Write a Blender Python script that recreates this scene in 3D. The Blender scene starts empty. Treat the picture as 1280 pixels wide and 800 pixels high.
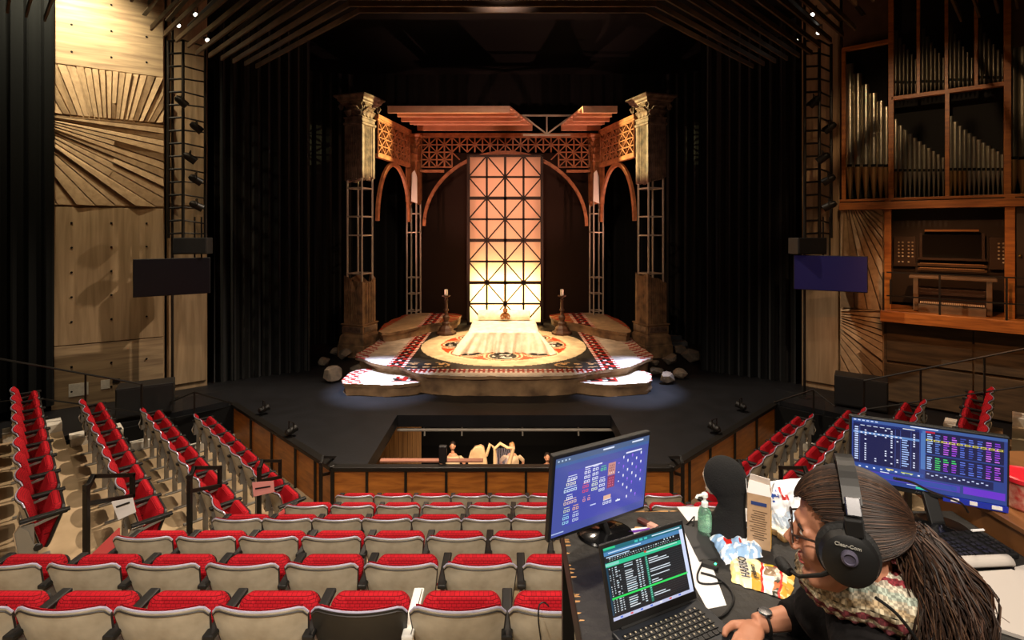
import bpy, bmesh, math, random
from mathutils import Vector, Matrix, noise
random.seed(7)
PI = math.pi
C = bpy.context.scene.collection
sc = bpy.context.scene

# ---------------------------------------------------------------- helpers
CX, CZ = 0.14, 3.95            # the camera stands a little right of the hall's axis
def P(px, py, d):              # a pixel at a depth, as a point of the hall
    return Vector((CX + (px-638)/640*d, d, CZ + (287-py)/640*d))
def Gz(px, py, z):             # a pixel on a horizontal plane
    return P(px, py, (CZ-z)*640/(py-287))

def srgb(h):
    if isinstance(h, str):
        h = [int(h[i:i+2], 16)/255 for i in (0, 2, 4)]
    return tuple((c/12.92 if c <= .04045 else ((c+.055)/1.055)**2.4) for c in h)

class MB:
    def __init__(s): s.v=[]; s.f=[]; s.m=[]; s.c=[]
    def add(s, vs, fs, mi=0, M=None, col=None):
        b = len(s.v)
        for v in vs:
            v = Vector(v)
            s.v.append(M @ v if M is not None else v)
        for f in fs:
            s.f.append([b+i for i in f]); s.m.append(mi); s.c.append(col)
        return s
    def box(s, c, d, M=None, mi=0, col=None, taper=1.0):
        x,y,z = c; a,b,h = d[0]/2, d[1]/2, d[2]/2; t = taper
        vs = [(x-a,y-b,z-h),(x+a,y-b,z-h),(x+a,y+b,z-h),(x-a,y+b,z-h),(x-a*t,y-b*t,z+h),(x+a*t,y-b*t,z+h),(x+a*t,y+b*t,z+h),(x-a*t,y+b*t,z+h)]
        return s.add(vs, [(0,3,2,1),(4,5,6,7),(0,1,5,4),(1,2,6,5),(2,3,7,6),(3,0,4,7)], mi, M, col)
    def bar(s, p, q, w, h, mi=0, up=(0,0,1)):          # rectangular bar from p to q
        p, q = Vector(p), Vector(q); d = q-p; L = d.length
        if L < 1e-6: return s
        x = d.normalized(); u = Vector(up)
        if abs(x.dot(u)) > .98: u = Vector((0,1,0))
        y = u.cross(x).normalized(); z = x.cross(y)
        M = Matrix((x, y, z)).transposed().to_4x4(); M.translation = (p+q)/2
        return s.box((0,0,0), (L, w, h), M, mi)
    def tube(s, pts, r, n=8, closed=False, mi=0, flat=1.0, caps=True, M=None):
        pts = [Vector(p) for p in pts]; N = len(pts)
        rr = r if isinstance(r, (list,tuple)) else [r]*N
        vs = []; prev = None
        for i, p in enumerate(pts):
            a = pts[(i-1) % N] if (closed or i > 0) else p
            b = pts[(i+1) % N] if (closed or i < N-1) else p
            t = (b-a)
            t = t.normalized() if t.length > 1e-9 else Vector((0,0,1))
            if prev is None:
                ref = Vector((0,0,1)) if abs(t.z) < .9 else Vector((1,0,0))
                nx = t.cross(ref).normalized()
            else:
                nx = (prev - t*prev.dot(t))
                nx = nx.normalized() if nx.length > 1e-6 else t.orthogonal().normalized()
            prev = nx; ny = t.cross(nx)
            for k in range(n):
                th = 2*PI*k/n
                vs.append(p + (nx*math.cos(th) + ny*math.sin(th)*flat)*rr[i])
        fs = []
        for i in range(N if closed else N-1):
            j = (i+1) % N
            for k in range(n):
                l = (k+1) % n
                fs.append((i*n+k, i*n+l, j*n+l, j*n+k))
        if caps and not closed:
            fs.append(tuple(range(n-1,-1,-1))); fs.append(tuple((N-1)*n+k for k in range(n)))
        return s.add(vs, fs, mi, M)
    def prism(s, poly, z0, z1, mi=0, M=None, top=None, col=None):
        n = len(poly)
        vs = [(p[0],p[1],z0) for p in poly] + [(p[0],p[1],z1) for p in poly]
        fs = [tuple(range(n-1,-1,-1))]
        s.add(vs, fs + [(i,(i+1)%n,n+(i+1)%n,n+i) for i in range(n)], mi, M, col)
        return s.add(vs[n:], [tuple(range(n))], mi if top is None else top, M, col)
    def lathe(s, prof, c=(0,0,0), n=20, mi=0, M=None, sx=1, sy=1):
        vs = [(c[0]+r*sx*math.cos(2*PI*k/n), c[1]+r*sy*math.sin(2*PI*k/n), c[2]+z) for r, z in prof for k in range(n)]
        fs = [(i*n+k, i*n+(k+1)%n, (i+1)*n+(k+1)%n, (i+1)*n+k) for i in range(len(prof)-1) for k in range(n)]
        fs.append(tuple(range(n-1,-1,-1))); fs.append(tuple((len(prof)-1)*n+k for k in range(n)))
        return s.add(vs, fs, mi, M)
    def grid(s, fn, nu, nv, closed=False, mi=0, M=None, flip=False, colfn=None):
        vs = [fn(i/nu, j/nv) for j in range(nv+1) for i in range(nu + (0 if closed else 1))]
        w = nu if closed else nu+1
        for j in range(nv):
            pass
        fs = []
        for j in range(nv):
            for i in range(nu):
                a = j*w+i; b = j*w+(i+1)%w
                q = (a, b, b+w, a+w)
                fs.append(q[::-1] if flip else q)
        if colfn is None: return s.add(vs, fs, mi, M)
        base = len(s.v)
        s.add(vs, [], mi, M)
        k = 0
        for j in range(nv):
            for i in range(nu):
                s.f.append([base+x for x in fs[k]]); s.m.append(mi); s.c.append(colfn((i+.5)/nu, (j+.5)/nv)); k += 1
        return s
    def ball(s, c, r, n=14, m=9, mi=0, M=None, wob=0, seed=0):
        r = r if isinstance(r,(tuple,list)) else (r,r,r)
        def fn(u, v):
            th = 2*PI*u; ph = PI*(v-.5)*.998
            d = Vector((math.cos(th)*math.cos(ph), math.sin(th)*math.cos(ph), math.sin(ph)))
            k = 1 + (wob*noise.noise(d*1.7+Vector((seed*3.1,seed,0))) if wob else 0)
            return (c[0]+d.x*r[0]*k, c[1]+d.y*r[1]*k, c[2]+d.z*r[2]*k)
        return s.grid(fn, n, m, closed=True, mi=mi, M=M)
    def build(s, name, mats, parent=None, loc=None, rot=None, smooth=True, bevel=0, sub=0, solid=0, auto=35):
        me = bpy.data.meshes.new(name)
        me.from_pydata([tuple(v) for v in s.v], [], s.f)
        if not isinstance(mats, (list,tuple)): mats = [mats]
        for m in mats: me.materials.append(m)
        me.polygons.foreach_set('material_index', s.m)
        if any(c is not None for c in s.c):
            ca = me.color_attributes.new('tint', 'FLOAT_COLOR', 'CORNER')
            data = []
            for f, c in zip(s.f, s.c):
                c = c or (1,1,1)
                data += (list(c[:3])+[1.0])*len(f)
            ca.data.foreach_set('color', data)
        me.validate(clean_customdata=False); me.update()
        bm = bmesh.new(); bm.from_mesh(me)
        bmesh.ops.recalc_face_normals(bm, faces=bm.faces); bm.to_mesh(me); bm.free()
        if smooth:
            me.polygons.foreach_set('use_smooth', [True]*len(me.polygons))
            me.set_sharp_from_angle(angle=math.radians(auto))
        o = bpy.data.objects.new(name, me); C.objects.link(o)
        if loc is not None: o.location = loc
        if rot is not None: o.rotation_euler = rot
        if parent is not None: o.parent = parent
        if solid:
            md = o.modifiers.new('solid','SOLIDIFY'); md.thickness = solid; md.offset = 0
        if bevel:
            md = o.modifiers.new('bevel','BEVEL'); md.width = bevel; md.segments = 2; md.limit_method = 'ANGLE'; md.angle_limit = math.radians(40)
        if sub:
            md = o.modifiers.new('sub','SUBSURF'); md.levels = sub; md.render_levels = sub
        return o

def empty(name, loc=(0,0,0), rz=0, rot=None):
    o = bpy.data.objects.new(name, None); C.objects.link(o)
    o.location = loc; o.rotation_euler = rot if rot else (0,0,rz); o.empty_display_size = .1
    return o
def tag(o, label, cat, group=None, kind=None):
    o['label'] = label; o['category'] = cat
    if group: o['group'] = group
    if kind: o['kind'] = kind
    return o
def structure(o, label=None):
    o['kind'] = 'structure'
    if label: o['label'] = label
    return o
def copy_tree(o, parent=None):
    c = o.copy(); C.objects.link(c); c.parent = parent
    for ch in list(o.children): copy_tree(ch, c)
    return c
def text_mesh(name, body, size, mat, parent=None, M=None, depth=.0004, align='LEFT', bold=0, font_shear=0, sx=1.0):
    cu = bpy.data.curves.new('lettering', 'FONT'); cu.body = body; cu.size = size; cu.align_x = align; cu.align_y = 'CENTER'
    cu.extrude = depth; cu.offset = bold; cu.shear = font_shear; cu.resolution_u = 3
    t = bpy.data.objects.new('lettering_tmp', cu); C.objects.link(t)
    dg = bpy.context.evaluated_depsgraph_get()
    me = bpy.data.meshes.new_from_object(t.evaluated_get(dg)); me.name = name
    bpy.data.objects.remove(t); bpy.data.curves.remove(cu)
    T = Matrix.Diagonal((sx,1,1,1))
    me.transform((M @ T) if M is not None else T)
    me.materials.clear(); me.materials.append(mat)
    o = bpy.data.objects.new(name, me); C.objects.link(o); o.parent = parent
    return o

# ---------------------------------------------------------------- materials
MATS = {}
def mat(name, col, rough=.6, metal=0, var=0, vscale=6, col2=None, bump=0, bscale=40, stretch=None, emit=0, spec=.5, alpha=None, trans=0, coat=0, sheen=0, detail=4):
    m = bpy.data.materials.new(name); m.use_nodes = True; MATS[name] = m
    nt = m.node_tree; N = nt.nodes; L = nt.links; b = N['Principled BSDF']
    c = srgb(col) if isinstance(col, str) else col
    b.inputs['Base Color'].default_value = (*c, 1); b.inputs['Roughness'].default_value = rough
    b.inputs['Metallic'].default_value = metal; b.inputs['Specular IOR Level'].default_value = spec
    if trans: b.inputs['Transmission Weight'].default_value = trans
    if alpha is not None: b.inputs['Alpha'].default_value = alpha
    if coat: b.inputs['Coat Weight'].default_value = coat
    if sheen: b.inputs['Sheen Weight'].default_value = sheen
    if emit:
        b.inputs['Emission Color'].default_value = (*c,1); b.inputs['Emission Strength'].default_value = emit
    if var or bump:
        tc = N.new('ShaderNodeTexCoord'); mp = N.new('ShaderNodeMapping'); L.new(tc.outputs['Object'], mp.inputs['Vector'])
        if stretch: mp.inputs['Scale'].default_value = stretch
        if var:
            no = N.new('ShaderNodeTexNoise'); no.inputs['Scale'].default_value = vscale; no.inputs['Detail'].default_value = detail
            L.new(mp.outputs[0], no.inputs['Vector'])
            mx = N.new('ShaderNodeMix'); mx.data_type = 'RGBA'
            c2 = srgb(col2) if col2 else tuple(x*(1-var) for x in c)
            mx.inputs[6].default_value = (*c,1); mx.inputs[7].default_value = (*c2,1)
            cr = N.new('ShaderNodeValToRGB'); cr.color_ramp.elements[0].position = .35; cr.color_ramp.elements[1].position = .68
            L.new(no.outputs['Fac'], cr.inputs['Fac']); L.new(cr.outputs['Color'], mx.inputs[0]); L.new(mx.outputs[2], b.inputs['Base Color'])
        if bump:
            n2 = N.new('ShaderNodeTexNoise'); n2.inputs['Scale'].default_value = bscale; n2.inputs['Detail'].default_value = 4
            L.new(mp.outputs[0], n2.inputs['Vector'])
            bp = N.new('ShaderNodeBump'); bp.inputs['Strength'].default_value = bump; bp.inputs['Distance'].default_value = .02
            L.new(n2.outputs['Fac'], bp.inputs['Height']); L.new(bp.outputs[0], b.inputs['Normal'])
    return m
def tint_mat(name, rough=.6, emit=0, var=0, vscale=8, metal=0, spec=.4):
    m = bpy.data.materials.new(name); m.use_nodes = True; MATS[name] = m
    N = m.node_tree.nodes; L = m.node_tree.links; b = N['Principled BSDF']
    a = N.new('ShaderNodeVertexColor'); a.layer_name = 'tint'
    b.inputs['Roughness'].default_value = rough; b.inputs['Metallic'].default_value = metal; b.inputs['Specular IOR Level'].default_value = spec
    src = a.outputs['Color']
    if var:
        tc = N.new('ShaderNodeTexCoord'); no = N.new('ShaderNodeTexNoise'); no.inputs['Scale'].default_value = vscale; no.inputs['Detail'].default_value = 6
        L.new(tc.outputs['Object'], no.inputs['Vector'])
        mr = N.new('ShaderNodeMapRange'); mr.inputs['From Min'].default_value = .3; mr.inputs['From Max'].default_value = .7
        mr.inputs['To Min'].default_value = 1-var; mr.inputs['To Max'].default_value = 1
        L.new(no.outputs['Fac'], mr.inputs['Value'])
        mx = N.new('ShaderNodeMix'); mx.data_type = 'RGBA'; mx.blend_type = 'MULTIPLY'; mx.inputs[0].default_value = 1
        L.new(src, mx.inputs[6]); L.new(mr.outputs[0], mx.inputs[7]); src = mx.outputs[2]
    if emit:
        b.inputs['Base Color'].default_value = (.01,.01,.012,1)
        L.new(src, b.inputs['Emission Color']); b.inputs['Emission Strength'].default_value = emit
    else:
        L.new(src, b.inputs['Base Color'])
    return m

black_metal = mat('black painted metal', '16130f', .45, .3, spec=.5)
black_plastic = mat('black plastic', '101010', .5)
steel = mat('chrome steel', 'c8c8cc', .22, 1)
white_trim = mat('pale plastic trim', 'b9b4cc', .28, .3)
dark_trim = mat('dark rubber trim', '2a2522', .5)
shell_mat = mat('beige plastic shell', 'c0b8a4', .42, 0, var=.35, vscale=5, col2='978c78', bump=.06, bscale=160)
shell_dark = mat('dark plastic shell', '2b2925', .35, 0, bump=.08, bscale=200)
stand_mat = mat('grey metal standard', '8f8b83', .45, .4)
concrete_floor = mat('beige concrete floor', 'b59d7c', .75, 0, var=.3, vscale=1.6, col2='94805f', bump=.15, bscale=8)
curb_mat = mat('pale grey concrete', 'd8d2c4', .8, 0, var=.2, vscale=12, bump=.2, bscale=60)
stage_black = mat('black painted stage floor', '121215', .5, 0, var=.5, vscale=2.5, col2='0a0a0c', bump=.08, bscale=20, spec=.4)
black_cloth = mat('black velour curtain', '0c0d0c', .95, 0, sheen=.1, spec=.1)
black_wall = mat('black painted wall', '0b0b0b', .9, spec=.2)

def wood(name, a, b, scale=(1,1,1), rough=.45, ws=3.0, dist=5, coat=0):
    m = bpy.data.materials.new(name); m.use_nodes = True; MATS[name] = m
    N = m.node_tree.nodes; L = m.node_tree.links; p = N['Principled BSDF']; p.inputs['Roughness'].default_value = rough
    tc = N.new('ShaderNodeTexCoord'); mp = N.new('ShaderNodeMapping'); mp.inputs['Scale'].default_value = scale
    L.new(tc.outputs['Object'], mp.inputs['Vector'])
    no = N.new('ShaderNodeTexNoise'); no.inputs['Scale'].default_value = ws; no.inputs['Detail'].default_value = 8; no.inputs['Distortion'].default_value = dist*.1
    L.new(mp.outputs[0], no.inputs['Vector'])
    cr = N.new('ShaderNodeValToRGB'); e = cr.color_ramp.elements; e[0].position = .32; e[1].position = .68
    e[0].color = (*srgb(b),1); e[1].color = (*srgb(a),1)
    L.new(no.outputs['Fac'], cr.inputs['Fac']); L.new(cr.outputs[0], p.inputs['Base Color'])
    bp = N.new('ShaderNodeBump'); bp.inputs['Strength'].default_value = .12; bp.inputs['Distance'].default_value = .01
    L.new(no.outputs['Fac'], bp.inputs['Height']); L.new(bp.outputs[0], p.inputs['Normal'])
    if coat: p.inputs['Coat Weight'].default_value = coat
    return m
oak = wood('orange oak veneer', 'a86526', '7c4415', (1,1,6), .4, 2.5)
oak_h = wood('orange oak beam', 'b06a2c', '80481a', (.7,.7,8), .45, 3)
slat_wood = wood('dark brown slat wood', '4f3820', '352414', (1,1,1), .6, 4)
board = wood('board-formed concrete with vertical grain', 'a08767', '7c6548', (5,5,.35), .85, 1.6)
board_h = wood('board-formed concrete with horizontal grain', 'a38b69', '77614a', (.5,.5,6), .85, 1.8)
carved = wood('ribbed board-formed concrete', 'a68b69', '8a7153', (3,3,3), .85, 3)

def red_fabric():
    m = bpy.data.materials.new('red quilted seat fabric'); m.use_nodes = True
    N = m.node_tree.nodes; L = m.node_tree.links; p = N['Principled BSDF']; p.inputs['Roughness'].default_value = .8
    p.inputs['Specular IOR Level'].default_value = .15
    tc = N.new('ShaderNodeTexCoord'); mp = N.new('ShaderNodeMapping'); mp.inputs['Rotation'].default_value = (PI/2,0,0)
    L.new(tc.outputs['Object'], mp.inputs['Vector'])
    br = N.new('ShaderNodeTexBrick'); br.inputs['Scale'].default_value = 1; br.inputs['Brick Width'].default_value = .030; br.inputs['Row Height'].default_value = .016
    br.inputs['Mortar Size'].default_value = .0022; br.inputs['Mortar Smooth'].default_value = .6
    br.inputs['Color1'].default_value = (*srgb('ae1622'),1); br.inputs['Color2'].default_value = (*srgb('a0121e'),1); br.inputs['Mortar'].default_value = (*srgb('6c0912'),1)
    L.new(mp.outputs[0], br.inputs['Vector']); L.new(br.outputs['Color'], p.inputs['Base Color'])
    bp = N.new('ShaderNodeBump'); bp.inputs['Strength'].default_value = .35; bp.inputs['Distance'].default_value = .004; bp.invert = True
    L.new(br.outputs['Fac'], bp.inputs['Height']); L.new(bp.outputs[0], p.inputs['Normal'])
    return m
red = red_fabric()

# ---------------------------------------------------------------- plan of the hall: tiers run on nested bent lines around the stage
N_OUT = Vector((-.709, -.705)); S_DIR = Vector((-.705, .709))
def corner(o): return Vector((-3.25-.4165*o, 7.42-o))
def farpt(o, extra=.75): return Vector((-6.39, 10.58)) + S_DIR*extra + N_OUT*o
def offset_of(x, y):
    x = -abs(x)
    a = -((x+3.25)*.709 + (y-7.42)*.705); b = 7.42-y
    return max(a, b) if False else (a if (x < corner(b).x) else b)
def contour(o, extra=.75):
    c, f = corner(o), farpt(o, extra)
    return [f, c, Vector((-c.x, c.y)), Vector((-f.x, f.y))]
ROW, STEP = .91, .345
def tier_z(k): return -.8 + STEP*(k-1)

for k in range(1, 11):
    o0 = -1.15 if k == 1 else ROW*(k-1)-.70
    o1 = ROW*(k-1)+.21
    a, b = contour(o0), contour(o1)
    m = MB()
    m.prism(list(a) + list(reversed(b)), -1.4, tier_z(k))
    structure(m.build('floor', concrete_floor, smooth=False))
    if k <= 6:
        for sx in (-1, 1):       # pale concrete kerb at the far end of each tier
            q = [farpt(o0, .42), farpt(o1-.12, .42), farpt(o1-.12, .85), farpt(o0, .85)]
            m = MB(); m.prism([(p.x if sx == -1 else -p.x, p.y) for p in q], tier_z(k)-.3, tier_z(k)+.14)
            structure(m.build('trim_kerb', curb_mat, smooth=False, bevel=.01))

# aisle steps between the blocks (half-height treads on the mitre)
for sx in (-1, 1):
    for k in range(1, 7):
        o = ROW*k-.70
        c = corner(o)
        m = MB()
        q = [(c.x-.30, c.y+.34+.0), (c.x+.45, c.y+.30), (c.x+.45, c.y-.01), (c.x-.05, c.y-.01), (c.x-.30, c.y+.12)]
        m.prism([(x*-sx, y) if sx == 1 else (x, y) for x, y in q], tier_z(k)-.05, tier_z(k)+STEP/2)
        structure(m.build('floor_step', curb_mat if k in (3,) else concrete_floor, smooth=False))

# ---------------------------------------------------------------- stage floor, side floors and orchestra pit
def mirror(poly): return [(-x, y) for x, y in poly]
wl = contour(-1.12, .75)
wall_far = Vector((-6.12, 11.6)); wall_cor = Vector((-2.80, 8.52))
m = MB()
left = [(-2.27,8.52),(-2.80,8.52),(-6.12,11.6),(farpt(-.9,.86).x,farpt(-.9,.86).y),(farpt(6,.86).x,farpt(6,.86).y),(-13.5,10),(-13.5,24),(-2.27,24)]
m.prism(left, -.25, 0); m.prism(mirror(left), -.25, 0)
m.prism([(-2.27,10.9),(2.27,10.9),(2.27,24),(-2.27,24)], -.25, 0)
structure(m.build('floor_stage', stage_black, smooth=False))
m = MB(); m.box((0, 13.2, -3.75), (12, 10, .1)); structure(m.build('floor_pit', black_wall, smooth=False))
for c_, d_ in (((0, 18.2, -2), (12, .1, 3.4)),((-6.05,15.0,-2),(.1,6.2,3.4)),((6.05,15.0,-2),(.1,6.2,3.4)),((0,8.40,-2.6),(5.2,.06,2.1))):
    structure(MB().box(c_, d_).build('wall_pit', black_wall, smooth=False))

# wooden front of the stage, between black posts
front = empty('wall_stage_front'); structure(front)
line = [(-6.12,11.6),(-2.80,8.52),(2.80,8.52),(6.12,11.6)]
cuts = {0: [0,.235,.47,.70,.87,1], 1: [i/8.42 for i in range(0,9)]+[1], 2: [0,.13,.30,.53,.765,1]}
cuts[1] = [0,.1,.215,.335,.453,.571,.69,.81,.9,1]
for s in range(3):
    a, b = Vector((*line[s],0)), Vector((*line[s+1],0))
    ts = cuts[s]
    for i in range(len(ts)-1):
        p, q = a.lerp(b, ts[i]), a.lerp(b, ts[i+1])
        u = (q-p).normalized()
        p2, q2 = p+u*.012, q-u*.012
        m = MB(); m.bar(p2+Vector((0,0,-.43)), q2+Vector((0,0,-.43)), .03, .74)
        m.build('wood_panel', oak, front, smooth=False, bevel=.004)
    nrm = Vector(((b-a).y, -(b-a).x, 0)).normalized()
    for i in range(len(ts)):
        p = a.lerp(b, ts[i]) + nrm*.03
        m = MB(); m.box((p.x,p.y,-.42), (.04,.04,.80)); m.build('post', black_metal, front, smooth=False)
    m = MB(); m.bar(a+Vector((0,0,-.015)), b+Vector((0,0,-.015)), .14, .07); m.build('top_rail', black_metal, front, smooth=False, bevel=.008)
m = MB()
for sx in (-1,1):
    m.prism([(sx*6.12,11.62),(sx*6.2,11.5),(sx*farpt(-.9,.86).x*-1 if sx>0 else farpt(-.9,.86).x,farpt(-.9,.86).y)][:3], -.8, -.02)
    a = Vector((sx*6.12, 11.6, -.42)); f = farpt(6,.86); b = Vector((sx*abs(f.x), f.y, -.42))
    m.bar(a, b, .05, .78)
structure(m.build('wall_stage_side', black_wall, smooth=False))
# ---------------------------------------------------------------- theatre seats
PITCH_C, PITCH_S = .57, .60
def seat_shell(hw0=.215, hw1=.274, z0=.30, z1=.868, th=.016):
    m = MB()
    nu, nv = 22, 12
    def surf(u, v, off):
        uu = u*2-1
        corner_drop = .040*max(0, (abs(uu)-.82)/.18)**2
        corner_rise = .06*max(0, (abs(uu)-.6)/.4)**2
        z = z0 + corner_rise + (z1-corner_drop-z0-corner_rise)*v
        w = hw0 + (hw1-hw0)*v**.8
        return (uu*w, .15*(1-v)+.062*uu*uu*(.55+.45*v)+off, z)
    m.grid(lambda u,v: surf(u,v,0), nu, nv)
    m.grid(lambda u,v: surf(u,v,th), nu, nv, flip=True)
    edge = [(i/nu,0) for i in range(nu+1)] + [(1,j/nv) for j in range(1,nv+1)] + [(i/nu,1) for i in range(nu-1,-1,-1)] + [(0,j/nv) for j in range(nv-1,0,-1)]
    n = len(edge)
    vs = [surf(u,v,0) for u,v in edge] + [surf(u,v,th) for u,v in edge]
    m.add(vs, [(i,(i+1)%n,n+(i+1)%n,n+i) for i in range(n)])
    return m, surf
def rounded_pad(w0, w1, h, t, base, tilt, crown=.0, nseg=8, r=.05):
    """an upholstered slab: its outline is a rounded trapezoid in the x-z plane, bulging toward both faces"""
    m = MB(); pts = []
    for cx, cz, a0 in ((1,1,0),(-1,1,90),(-1,-1,180),(1,-1,270)):
        for k in range(nseg+1):
            a = math.radians(a0+90*k/nseg)
            w = (w1 if cz > 0 else w0)/2
            pts.append((cx*(w-r)+r*math.cos(a), (h-r if cz > 0 else r)+r*math.sin(a)))
    n = len(pts); rings = []
    for yy, sc_ in ((-t/2*.9,.0),(-t/2,.6),(-t/2*.93,.9),(-t/2*.45,1.0),(t/2*.45,1.0),(t/2*.93,.9),(t/2,.6),(t/2*.9,.0)):
        rings.append([(x*sc_, yy, h/2+(z-h/2)*sc_ + crown*(1-(2*x/max(w0,w1))**2)*(1 if z>h/2 else 0)*sc_) for x, z in pts])
    M = Matrix.Translation(base) @ Matrix.Rotation(tilt, 4, 'X')
    vs = [p for r_ in rings for p in r_]
    fs = [(i*n+k, i*n+(k+1)%n, (i+1)*n+(k+1)%n, (i+1)*n+k) for i in range(len(rings)-1) for k in range(n)]
    return m.add(vs, fs, 0, M)

def make_seat(pitch, dark=False, both_arms=False, end=False):
    t = empty('theatre_seat')
    sm, surf = seat_shell()
    sm.build('seat_back', shell_dark if dark else shell_mat, t)
    m = MB(); top = [Vector(surf(i/22, 1, .008))+Vector((0,0,.004)) for i in range(23)]
    m.tube(top, .0062, 6); m.build('top_trim', white_trim, t)
    m = MB()
    for u in (0,1):
        m.tube([Vector(surf(u, 1-j/10, .006)) for j in range(11)], .007, 6)
    m.tube([Vector(surf(i/22,.975,-.003)) for i in range(0,23)], .0045, 5)
    m.build('side_trim', dark_trim, t)
    # back cushion, following the curve of the shell
    m = MB(); nu, nv = 16, 8
    def cs(u, v, front):
        uu = u*2-1; x, y, z = surf(.06+.88*u, .1+.9*v, 0)
        edge = min(1, min(1-abs(uu), 1-abs(2*v-1))*6)
        bulge = math.sqrt(max(0, edge))
        return (x, y+.018+(.055*bulge+.004 if front else 0), z+.014*v)
    m.grid(lambda u,v: cs(u,v,0), nu, nv); m.grid(lambda u,v: cs(u,v,1), nu, nv, flip=True)
    e = [(i/nu,0) for i in range(nu+1)]+[(1,j/nv) for j in range(1,nv+1)]+[(i/nu,1) for i in range(nu-1,-1,-1)]+[(0,j/nv) for j in range(nv-1,0,-1)]
    n = len(e); m.add([cs(u,v,0) for u,v in e]+[cs(u,v,1) for u,v in e], [(i,(i+1)%n,n+(i+1)%n,n+i) for i in range(n)])
    m.build('back_cushion', red, t)
    # folded-up seat
    rounded_pad(.43, .49, .47, .09, (0,.185,.305), -math.radians(19), crown=.014, r=.07).build('seat_cushion', red, t)
    rounded_pad(.41, .47, .455, .05, (0,.237,.295), -math.radians(19), r=.07).build('seat_pan', black_plastic, t)
    # standard, arm rest
    def stand(x, panel=False):
        m = MB()
        m.box((x,.15,.012), (.06,.30,.024)); m.box((x,.14,.22),(.028,.07,.42)); m.bar((x,.10,.40),(x,.10,.66),.028,.09)
        m.bar((x,.10,.62),(x,.34,.675),.02,.03)
        m.build('standard', stand_mat, t, smooth=False, bevel=.005)
        m = MB(); m.tube([(x-.012,.06,.60),(x-.012,.03,.52),(x-.010,.05,.44)], .011, 6); m.tube([(x+.014,.06,.60),(x+.014,.03,.52),(x+.012,.05,.44)], .011, 6)
        m.build('hinge_bracket', steel, t)
        m = MB(); m.box((x,.23,.705),(.066,.40,.03)); m.box((x,.23,.683),(.04,.36,.02)); m.build('armrest', black_plastic, t, smooth=False, bevel=.008)
        m = MB(); m.box((x+.02,.23,.7205),(.005,.37,.002)); m.build('armrest_strip', dark_trim, t, smooth=False)
    stand(-pitch/2)
    if both_arms: stand(pitch/2)
    if end:
        x = end*pitch/2 + end*.02
        m = MB()
        poly = [(.06,.04),(.20,.04),(.17,.34),(.10,.60),(.03,.68),(-.01,.62)]
        vs = [(x-.008,y,z) for y,z in poly]+[(x+.008,y,z) for y,z in poly]; n = len(poly)
        m.add(vs, [tuple(range(n)), tuple(range(2*n-1,n-1,-1))]+[(i,(i+1)%n,n+(i+1)%n,n+i) for i in range(n)])
        m.build('end_panel', mat_end, t, smooth=False, bevel=.004)
        m = MB(); m.tube([(x+end*.01,y,z) for y,z in [(.06,.05),(-.01,.62),(.03,.685),(.16,.69)]], .007, 6); m.build('end_panel_trim', steel, t)
        m = MB(); m.lathe([(.03,-.02),(.04,0),(.03,.02)], (0,0,0), 14, M=Matrix.Translation((x-end*.0,.17,.40)) @ Matrix.Rotation(PI/2,4,'Y')); m.build('hinge_cap', black_plastic, t)
    return t
mat_end = mat('grey side panel', '8d8a80', .35, .3)
seat_c = make_seat(PITCH_C); used = {}
protos = {}
def get_seat(key, *a, **k):
    if key not in protos:
        protos[key] = make_seat(*a, **k); return protos[key]
    return copy_tree(protos[key])
protos['c'] = None
ORD = ['first','second','third','fourth','fifth','sixth','seventh','eighth','ninth','tenth','eleventh','twelfth','thirteenth','fourteenth','fifteenth']
ROWN = ['front','second','third','fourth','fifth','sixth']
first_c = [True]
def place(key, x, y, z, rz, label, group, **k):
    if key == 'c':
        if first_c[0]: o = seat_c; first_c[0] = False
        else: o = copy_tree(seat_c)
    else: o = get_seat(key, **k)
    o.location = (x,y,z); o.rotation_euler = (0,0,rz)
    tag(o, label, 'seat', group)
    return o

# centre block: pitch, leftmost px centre, number, as the rows are staggered
rows_c = [(7.42,.561,-2.29,9),(6.51,.587,-2.66,10),(5.60,.549,-3.02,12),(4.69,.577,-3.42,12),(3.78,.590,-3.30,8),(2.87,.565,-2.59,7)]
starts = {1:(7.42, 448,'px')}
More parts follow.
